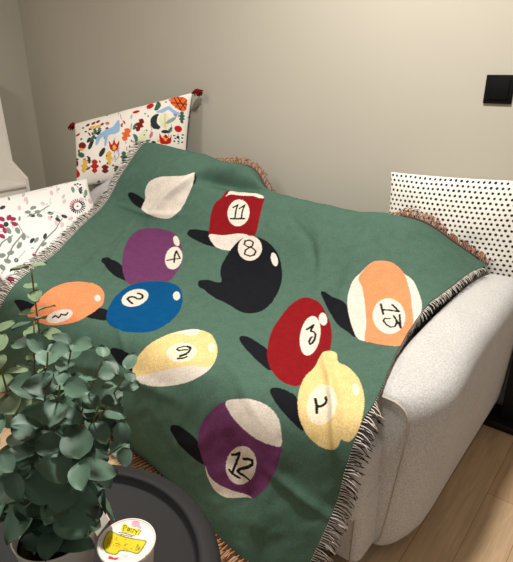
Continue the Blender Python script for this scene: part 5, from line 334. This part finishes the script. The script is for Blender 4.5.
tube('seam', [(-.452, 1.01, .43), (-.446, 1.006, .36), (-.450, .9985, .28), (-.452, .9985, .16), (-.456, 1.0, .06)], .003, pipe_m, sofa, 6)
for x in (-2.55, -.50):
    for y in (1.08, 1.9): lathe('leg', [(0, 0), (.022, 0), (.026, .05), (0, .05)], (x, y, 0), black_m, sofa, 16)

# ---------------- blanket ----------------
BP = {'green': lin(80, 108, 94), 'ink': lin(27, 28, 33), 'cream': lin(226, 216, 204), 'red': lin(134, 24, 30), 'plum': lin(108, 58, 98), 'blue': lin(8, 78, 128),
      'orange': lin(238, 146, 100), 'yellow': lin(232, 204, 142), 'pale': lin(238, 226, 200)}
NV, NU = 760, 640
G, UU, VV = blanket_grid(NV, NU, FOLDS)
me = bpy.data.meshes.new('billiard_blanket')
me.from_pydata(G.reshape(-1, 3).tolist(), [], grid_faces(NV, NU, True))
C = paint(UU, VV, BP['green'], BALLS, BP)
edge = (UU < .012) | (UU > BW-.012)
set_col(me, C)
cloth_m = mat('woven_cotton', (0, 0, 0), .95, .06, noise=((230, .17), (30, .06)), bump=(700, .5), attr='cloth')
me.materials.append(cloth_m); me.polygons.foreach_set('use_smooth', [True]*len(me.polygons)); me.update()
blanket = bpy.data.objects.new('blanket', me); COL.objects.link(blanket)
tag(blanket, 'green woven throw blanket patterned with billiard balls, draped over the sofa', 'blanket')
bn = normals(G); bn *= np.where(bn[..., 2:3] < 0, -1, 1)
def fringe(name, E, T, m1, m2, step, length, label, droop=.02, spread=.3, floor=.004, rad=.0016, vary=False):
    """loose strands along the edge points E (n,3), leaving in the directions T"""
    s = np.r_[0, np.cumsum(np.linalg.norm(np.diff(E, axis=0), axis=1))]; tot = s[-1]; rnd = random.Random(5)
    V, F, FM = [], [], []
    k = 0; d = step/2
    while d < tot:
        p = Vector([np.interp(d, s, E[:, i]) for i in range(3)]); t = Vector([np.interp(d, s, T[:, i]) for i in range(3)]); tl = t.length if name == 'fringe' and vary else 1; t.normalize()
        al = Vector([np.interp(min(d+.01, tot), s, E[:, i])-np.interp(max(d-.01, 0), s, E[:, i]) for i in range(3)]).normalized()
        ln = tl*length*rnd.uniform(.8, 1.15); sw = al*rnd.uniform(-spread, spread); w2 = al*rnd.uniform(-spread, spread)*.6
        pts = []
        for q in (0, .3, .65, 1):
            v = p+(t+sw*q+w2*math.sin(q*3))*ln*q+Vector((0, 0, -droop*q*q+.004*math.sin(q*3.1)*rnd.uniform(.3, 1)))
            v.z = max(v.z, floor); pts.append(v)
        b0 = len(F); tube_data(pts, rad*1.25, 4, V, F, rad*.7); FM += [k % 2]*(len(F)-b0)
        k += 1; d += step*rnd.uniform(.7, 1.3)
    o = obj(name, V, F, m1, blanket, True, [m2], FM); o['label'] = label; return o
fr_w = mat('cream_yarn', (222, 214, 204), .9, .1); fr_k = mat('black_yarn', (30, 30, 34), .9, .1)
fr_r = mat('rust_yarn', (190, 134, 98), .9, .1); fr_p = mat('rose_yarn', (104, 76, 70), .9, .1); fr_b = mat('brown_yarn', (104, 64, 42), .9, .1)
def outdir(a, b): t = a-b; return t/np.linalg.norm(t, axis=1, keepdims=True)
L_, L2 = G[:, 0], G[:, 6]; R_, R2 = G[:, -1], G[:, -7]
fringe('fringe', L_, outdir(L_, L2), fr_w, fr_k, .0044, .065, 'black and cream fringe', .012)
q_ = np.linspace(0, 1, NV); tuck = np.clip((q_-.26)/.05, 0, 1)*np.clip((.56-q_)/.04, 0, 1); tuck = tuck[:, None]
RT = outdir(R_, R2)*[1, 1, .25]*(1-tuck)*np.where(q_ > .5, 1.35, .75)[:, None]+np.array([-.15, 0, -1.0])*tuck
fringe('fringe', R_[12:]-np.array([0, 0, .004]), RT[12:], fr_w, fr_k, .0042, .032, 'black and cream fringe', .012, vary=True)
fringe('fringe', G[-1], np.array([[-.12, -1, .02]])+0*G[-1], fr_b, fr_r, .0085, .07, 'rust brown fringe', .004, rad=.0026)
up = np.array([0, .35, .75])
fringe('fringe', G[0], up[None, :]+0*G[0], fr_p, fr_r, .0042, .06, 'rose brown fringe', .03, .7)
for nm, E in (('hem', G[1, 8:-8]),):
    tube(nm, E[::6]+np.array([0, 0, .004]), .003, fr_p, blanket, 5)

# ---------------- cushions ----------------
PP = {'f_red': lin(190, 28, 26), 'f_rust': lin(120, 34, 26), 'f_gold': lin(226, 180, 84), 'f_green': lin(66, 98, 82), 'f_orange': lin(222, 104, 50), 'f_blue': lin(150, 184, 218), 'f_dark': lin(44, 54, 54),
      'f_pink': lin(200, 110, 130), 'f_pale': lin(222, 226, 190), 'f_teal': lin(64, 112, 106), 'f_lilac': lin(150, 140, 190), 'f_grey': lin(140, 160, 150),
      'p_mag': lin(158, 44, 84), 'p_dark': lin(60, 62, 66), 'p_grey': lin(128, 142, 134), 'p_pale': lin(190, 196, 190), 'p_pink': lin(222, 190, 196)}
def cushion(name, key, shapes, base, backc, label, n=150, groupless=None, dots=False):
    Gf, U, V = cushion_grid(key, n); Gb, _, _ = cushion_grid(key, n, -1)
    col = paint(U, V, base, shapes, PP)
    if dots:
        px, py = .0205, .0195; jj = _vnoise(U*60, V*60, 4)*.003
        row = np.floor(V/py); u2 = U+(row % 2)*px*.5+_vnoise(U*25, V*25, 9)*.004; v2 = V+_vnoise(U*22+7, V*22, 2)*.003
        du = (u2/px) % 1-.5; dv = (v2/py) % 1-.5
        col[(np.hypot(du*px, dv*py) < .0052+jj*.3)] = lin(30, 30, 32)
    N0 = n*n; V_ = np.concatenate([Gf.reshape(-1, 3), Gb.reshape(-1, 3)]); CC = np.concatenate([col.reshape(-1, 4), np.tile(np.array(backc, np.float32), (N0, 1))])
    F = grid_faces(n, n)+grid_faces(n, n, True, N0)
    # the two covers meet at the seam
    b = [j for j in range(n)]+[i*n+n-1 for i in range(1, n)]+[(n-1)*n+j for j in range(n-2, -1, -1)]+[i*n for i in range(n-2, 0, -1)]
    for k in range(len(b)): a0, a1 = b[k], b[(k+1) % len(b)]; F.append((a0, a0+N0, a1+N0, a1))
    me = bpy.data.meshes.new(name); me.from_pydata(V_.tolist(), [], F); set_col(me, CC)
    me.materials.append(pill_m); me.polygons.foreach_set('use_smooth', [True]*len(me.polygons)); me.update()
    o = bpy.data.objects.new(name, me); COL.objects.link(o); return tag(o, label, 'cushion')
pill_m = mat('printed_cotton', (0, 0, 0), .9, .15, noise=(300, .05), bump=(300, .25), attr='cloth')
folk = cushion('cushion', 'folk', FOLK, lin(238, 232, 222), lin(74, 84, 76), 'white cushion printed with colourful folk animals and leaves, red corner tassels', 260)
tas_m = mat('dark_red_wool', (120, 24, 26), .95, .1)
Gf, _, _ = cushion_grid('folk', 12)
for (i, j) in ((0, 0), (0, -1), (-1, 0)):
    c0 = Vector(Gf[i, j]); d = (c0-Vector(Gf[6, 6])).normalized(); rn = random.Random(i*3+j); V, F = [], []
    for k in range(42):
        e = d+Vector((rn.uniform(-.4, .4), rn.uniform(-.4, .4), rn.uniform(-.65, .1)))
        tube_data([c0-d*.006, c0+e*.024, c0+e*.046+Vector((0, 0, -.014))], .003, 4, V, F)
    o = obj('tassel', V, F, tas_m, folk); o['label'] = 'dark red tassel'
cushion('cushion', 'dots', [], lin(240, 236, 228), lin(236, 232, 224), 'white cushion covered in small black dots behind the right armrest', 420, dots=True)
cushion('cushion', 'floral', FLORAL, lin(240, 238, 236), lin(236, 234, 232), 'large white pillow with pink and grey flowers at the left of the sofa', 420)

# ---------------- light switch ----------------
sw_m = mat('matt_black_switch', (11, 11, 11), .7, .12)
sw = empty('light_switch', (-.556, WY, 1.285), 'square black light switch on the wall above the dotted cushion', 'light switch')
box('wall_plate', (-.606, WY-.009, 1.236), (-.508, WY, 1.334), sw_m, sw, .002, 2)
box('rocker', (-.592, WY-.013, 1.250), (-.522, WY-.008, 1.320), sw_m, sw, .0015, 2)

# ---------------- black stand in the gap beside the sofa ----------------
st = empty('black_stand', (-.28, 2.05, 0), 'black metal stand on the floor between the sofa arm and the wall', 'stand')
box('foot', (-.365, 1.955, 0), (-.16, 2.10, .03), black_m, st, .004)
box('post', (-.315, 2.0, .03), (-.20, 2.06, .52), black_m, st, .004)

# ---------------- white cabinet by the left wall ----------------
wht = mat('white_lacquer', (242, 238, 230), .5, .3, noise=(2, .01))
cb = empty('cabinet', (-3.55, 1.4, 0), 'white cabinet with a raised side panel and drawer beside the left wall', 'cabinet')
s1, s2 = at_y(12.7, 161, 1.775), at_y(-2, 88, 1.775)
prism('side_panel', [(WX+.005, 0), (-3.35, 0), (-3.35, .683), (s1.x, s1.z), (s2.x, s2.z+.1), (WX+.005, s2.z+.1)], 1.755, 1.775, wht, cb)
box('side_panel', (WX+.005, .9, 0), (-3.35, .92, .683), wht, cb)
box('top_board', (WX+.005, .92, .625), (-3.352, 1.755, .645), wht, cb, .002)
box('carcass', (WX+.005, .92, .04), (-3.375, 1.755, .625), wht, cb)
box('back_panel', (WX+.005, .92, .645), (WX+.015, 1.755, s2.z+.1), wht, cb)
d_ = box('drawer', (-3.375, .93, .40), (-3.357, 1.748, .605), wht, cb, .002); lathe('knob', [(0, 0), (.012, .0), (.014, .012), (0, .016)], (-3.345, 1.34, .5), wht, d_, 12)
d_ = box('drawer', (-3.375, .93, .06), (-3.357, 1.748, .39), wht, cb, .002); lathe('knob', [(0, 0), (.012, .0), (.014, .012), (0, .016)], (-3.345, 1.34, .25), wht, d_, 12)

# ---------------- tray table ----------------
TX, TY, TZ = -.697, .299, .50
tb_m = mat('dark_grey_steel', (34, 34, 36), .6, .25, bump=(900, .05), noise=(3, .02))
tb = empty('tray_table', (TX, TY, 0), 'round dark grey steel tray table in front of the sofa', 'table')
lathe('tray', [(0, -.012), (.246, -.012), (.252, -.009), (.2545, .006), (.258, .010), (.268, .0095), (.287, .004), (.2945, -.001), (.297, -.008), (.296, -.028), (.290, -.034), (.27, -.030), (.25, -.022), (0, -.022)], (TX, TY, TZ), tb_m, tb, 96)
for k in range(4):
    a = R(45+90*k); cx, cy = math.cos(a), math.sin(a)
    tube('leg', [(TX+.235*cx, TY+.235*cy, .474), (TX+.235*cx, TY+.235*cy, .012)], .009, tb_m, tb, 10)
tube('floor_ring', [(TX+.235*math.cos(t*math.pi/24), TY+.235*math.sin(t*math.pi/24), .010) for t in range(49)], .009, tb_m, tb, 8)

# ---------------- noodle cup ----------------
CX, CY, CZ, CR = -.584, .378, .6, .0475
cup = empty('cup', (CX, CY, TZ-.012), 'white paper cup with yellow printed lid beside the plant pot', 'cup')
cup_m = mat('white_cup_card', (236, 226, 218), .5, .35); lid_m = mat('printed_lid', (0, 0, 0), .4, .4, attr='cloth'); pk_m = mat('pink_print', (214, 120, 120), .5, .35)
lathe('body', [(0, 0), (.034, 0), (.036, .003), (.0455, .101), (.0475, .103), (.0478, .107), (.0465, .110)], (CX, CY, TZ-.012), cup_m, cup, 64)
lathe('stripe', [(.0372, .012), (.0400, .042), (.0402, .042), (.0374, .012)], (CX, CY, TZ-.012), pk_m, cup, 64)
def lid():
    nr, na = 60, 160; V, F, A, Bv = [], [], [], []
    for i in range(nr+1):
        r_ = CR*i/nr
        for k in range(na):
            w = 2*math.pi*k/na; x, y = CX+r_*math.cos(w), CY+r_*math.sin(w); V.append((x, y, CZ+(-.002 if i < nr-4 else 0)))
    for i in range(nr):
        for k in range(na): F.append((i*na+k, (i+1)*na+k, (i+1)*na+(k+1) % na, i*na+(k+1) % na))
    o = obj('lid', V, F, lid_m, cup)
    P2 = np.array([(v[0], v[1]) for v in V]).reshape(nr+1, na, 2)
    z6 = lambda pts: [tuple(at_z(95+a/8.55, 510+b/8.55, CZ)[:2]) for a, b in pts]
    pal = {'w': lin(240, 234, 228), 'y': lin(232, 208, 20), 'o': lin(120, 120, 40), 'g': lin(150, 160, 30), 'k': lin(40, 36, 34), 'p': lin(246, 160, 176), 'r': lin(214, 40, 60), 'or': lin(240, 160, 30), 'br': lin(90, 70, 60)}
    ell_ = lambda cx, cy, a, b: [(cx+a*math.cos(t*.5236), cy+b*math.sin(t*.5236)) for t in range(12)]
    S_ = [('p', 'p', 0, z6(ell_(345, 115, 38, 24))), ('p', 'p', 0, z6(ell_(380, 140, 18, 14))),
     ('o', 'p', 0, z6([(130, 170), (90, 205), (70, 260), (68, 310), (90, 355), (150, 375), (190, 372), (215, 345), (290, 350), (360, 370), (400, 335), (430, 290), (438, 255), (360, 240), (280, 225), (200, 200)])),
     ('y', 'p', 0, z6([(132, 178), (98, 208), (80, 260), (78, 308), (98, 345), (150, 365), (186, 362), (212, 336), (290, 341), (356, 360), (392, 328), (420, 288), (428, 262), (355, 249), (276, 234), (198, 208)]))]
    rn = random.Random(2)
    for k in range(46):
        a = rn.uniform(105, 400); b = 215+(a-105)*.19+rn.uniform(0, 85); S_.append((rn.choice(['g', 'or', 'o', 'or']), 'p', 0, z6(ell_(a, min(b, 345), rn.uniform(4, 12), rn.uniform(3, 8)))))
    S_ += [('y', 'p', 0, z6([(235, 118), (265, 112), (300, 140), (350, 152), (395, 165), (365, 208), (300, 195), (225, 180)])),
     ('br', 's', .0016, z6([(205, 185), (250, 190), (300, 205), (340, 215)])), ('br', 's', .0014, z6([(215, 200), (260, 210), (320, 222)]))]
    for l in ([(252, 118), (238, 172)], [(240, 130), (262, 122), (272, 140), (248, 150)], [(282, 142), (276, 170), (290, 174), (296, 150), (284, 143)], [(312, 150), (304, 182), (322, 184), (330, 158)], [(340, 160), (352, 178), (380, 162)], [(354, 178), (345, 205)], [(395, 165), (366, 210)]):
        S_.append(('k', 's', .0013, z6(l)))
    S_ += [('r', 'p', 0, z6([(125, 385), (160, 400), (205, 398), (180, 420), (140, 415), (110, 408)])), ('k', 's', .0006, z6([(230, 380), (255, 372), (250, 388), (285, 384)]))]
    C_ = paint(P2[..., 0], P2[..., 1], pal['w'], S_, pal); set_col(o.data, C_.reshape(-1, 4))
lid()
tube('lid_rim', [(CX+.0478*math.cos(t*math.pi/32), CY+.0478*math.sin(t*math.pi/32), CZ) for t in range(65)], .0017, cup_m, cup, 6)
sc = empty('sachet', (-.655, .36, TZ-.012), 'small white paper sachet with red edge behind the cup', 'sachet')
p = [at_z(a, b, zz) for a, b, zz in ((91, 523, .575), (103, 507, .60), (110, 520, .585), (98, 536, .56))]
nn = (p[1]-p[0]).cross(p[3]-p[0]).normalized()*.003
obj('packet', [q for q in p]+[q-nn for q in p], [(0, 1, 2, 3), (7, 6, 5, 4), (0, 4, 5, 1), (1, 5, 6, 2), (2, 6, 7, 3), (3, 7, 4, 0)], cup_m, sc, False)
tube('red_stick', [at_z(108.5, 503, .61), at_z(110, 526, .56), Vector((-.625, .395, TZ-.010))], .0022, mat('red_brown_lacquer', (120, 58, 52), .5), sc, 6)

# ---------------- potted eucalyptus ----------------
pc = at_z(54, 528, .615); PX, PY = pc.x, pc.y
pl = empty('potted_plant', (PX, PY, TZ-.012), 'green eucalyptus plant in a white pot on the tray table', 'plant')
pot_m = mat('white_ceramic', (214, 208, 200), .45, .4); soil_m = mat('dark_soil', (34, 26, 20), .95, .1, noise=(150, .5), bump=(120, 1))
lathe('pot', [(0, 0), (.045, 0), (.051, .006), (.063, .09), (.0685, .124), (.0697, .128), (.0682, .130), (.066, .126), (.062, .10), (.060, .098)], (PX, PY, TZ-.012), pot_m, pl, 64)
lathe('soil', [(.0625, .105), (.04, .110), (0, .112)], (PX, PY, TZ-.012), soil_m, pl, 32)
stem_m = mat('olive_brown_stem', (124, 112, 66), .7); leaf_m = mat('eucalyptus_leaf', (88, 118, 100), .5, .35, noise=(30, .08), island=.38)
leaf2_m = mat('young_eucalyptus_leaf', (112, 134, 98), .55, .35, noise=(30, .08), island=.2)
def leaf(V, F, base, d, nrm, ln, wd, cup_=.25):
    d = d.normalized(); s = d.cross(nrm).normalized(); nrm = s.cross(d).normalized(); b0 = len(V); nu, nv = 7, 9
    for i in range(nv):
        t = i/(nv-1); w = wd*(math.sin(math.pi*t**.85))**.62*(1-.12*t)
        for j in range(nu):
            q = j/(nu-1)*2-1
            V.append(base+d*(ln*t)+s*(w*q)+nrm*(cup_*wd*(q*q)*.6-ln*.28*t*t+.0008*math.sin(j*3+i)))
    for i in range(nv-1):
        for j in range(nu-1): F.append((b0+i*nu+j, b0+i*nu+j+1, b0+(i+1)*nu+j+1, b0+(i+1)*nu+j))
def stem(tip, size0, size1, seed, young=False, n=None, lean=None, start=.12):
    rn = random.Random(seed); base = Vector((PX+rn.uniform(-.03, .03), PY+rn.uniform(-.03, .03), TZ+.095)); tip = Vector(tip)
    ctrl = base.lerp(tip, .45)+Vector((0, 0, .05)); pts = [base*(1-t)**2+ctrl*2*t*(1-t)+tip*t*t for t in [k/14 for k in range(15)]]
    so = tube('stem', pts, .0022, stem_m, pl, 6, .0012); V, F = [], []
    ln = sum((pts[i+1]-pts[i]).length for i in range(14)); n = n or max(4, int(ln/.042)); a = rn.uniform(0, 3)
    for k in range(n+1):
        t = start+(1-start)*k/n; f = t*14; i = min(int(f), 13); p_ = pts[i].lerp(pts[i+1], f-i); ax = (pts[i+1]-pts[i]).normalized()
        e1 = ax.cross(Vector((0, 0, 1)));  e1 = e1.normalized() if e1.length > .05 else Vector((1, 0, 0)); e2 = ax.cross(e1)
        sz = size0+(size1-size0)*t
        for w in (0, math.pi):
            ph = a+w+rn.uniform(-.3, .3); o_ = e1*math.cos(ph)+e2*math.sin(ph)
            d = o_+ax*rn.uniform(.1, .7)+Vector((0, 0, rn.uniform(-.25, .2))); s = sz*rn.uniform(.8, 1.2)
            nr = (ax+Vector((rn.uniform(-.5, .5), rn.uniform(-.9, .2), rn.uniform(0, .9)))).normalized()
            leaf(V, F, p_+d.normalized()*.003, d, nr, s*2, s*rn.uniform(.72, .95), rn.uniform(.1, .5))
        a += 1.57+rn.uniform(-.3, .3)
    obj('leaves', V, F, leaf2_m if young else leaf_m, so)
TIPS = [  # px, py, depth y, leaf size at base and tip
 (31, 268, .36, .026, .012, 1), (-8, 335, .26, .024, .015, 1), (34, 322, .33, .026, .016, 0), (72, 345, .36, .027, .016, 0),
 (127, 372, .40, .024, .013, 0), (60, 385, .30, .030, .019, 0), (100, 405, .36, .028, .018, 0), (-12, 445, .20, .03, .022, 0),
 (103, 360, .37, .024, .014, 0), (48, 352, .30, .027, .018, 0),
 (36, 440, .27, .031, .023, 0), (122, 446, .37, .024, .017, 0), (80, 462, .29, .030, .024, 0)]
for k, (px, py, y, a, b, yg) in enumerate(TIPS): stem(at_y(px, py, y), a, b, 40+k, bool(yg))
for k, (px, py, zz) in enumerate(((42, 498, .71), (8, 498, .70), (72, 506, .70), (100, 505, .67))): stem(at_z(px, py, zz), .026, .028, 90+k, False, 2, start=.5)
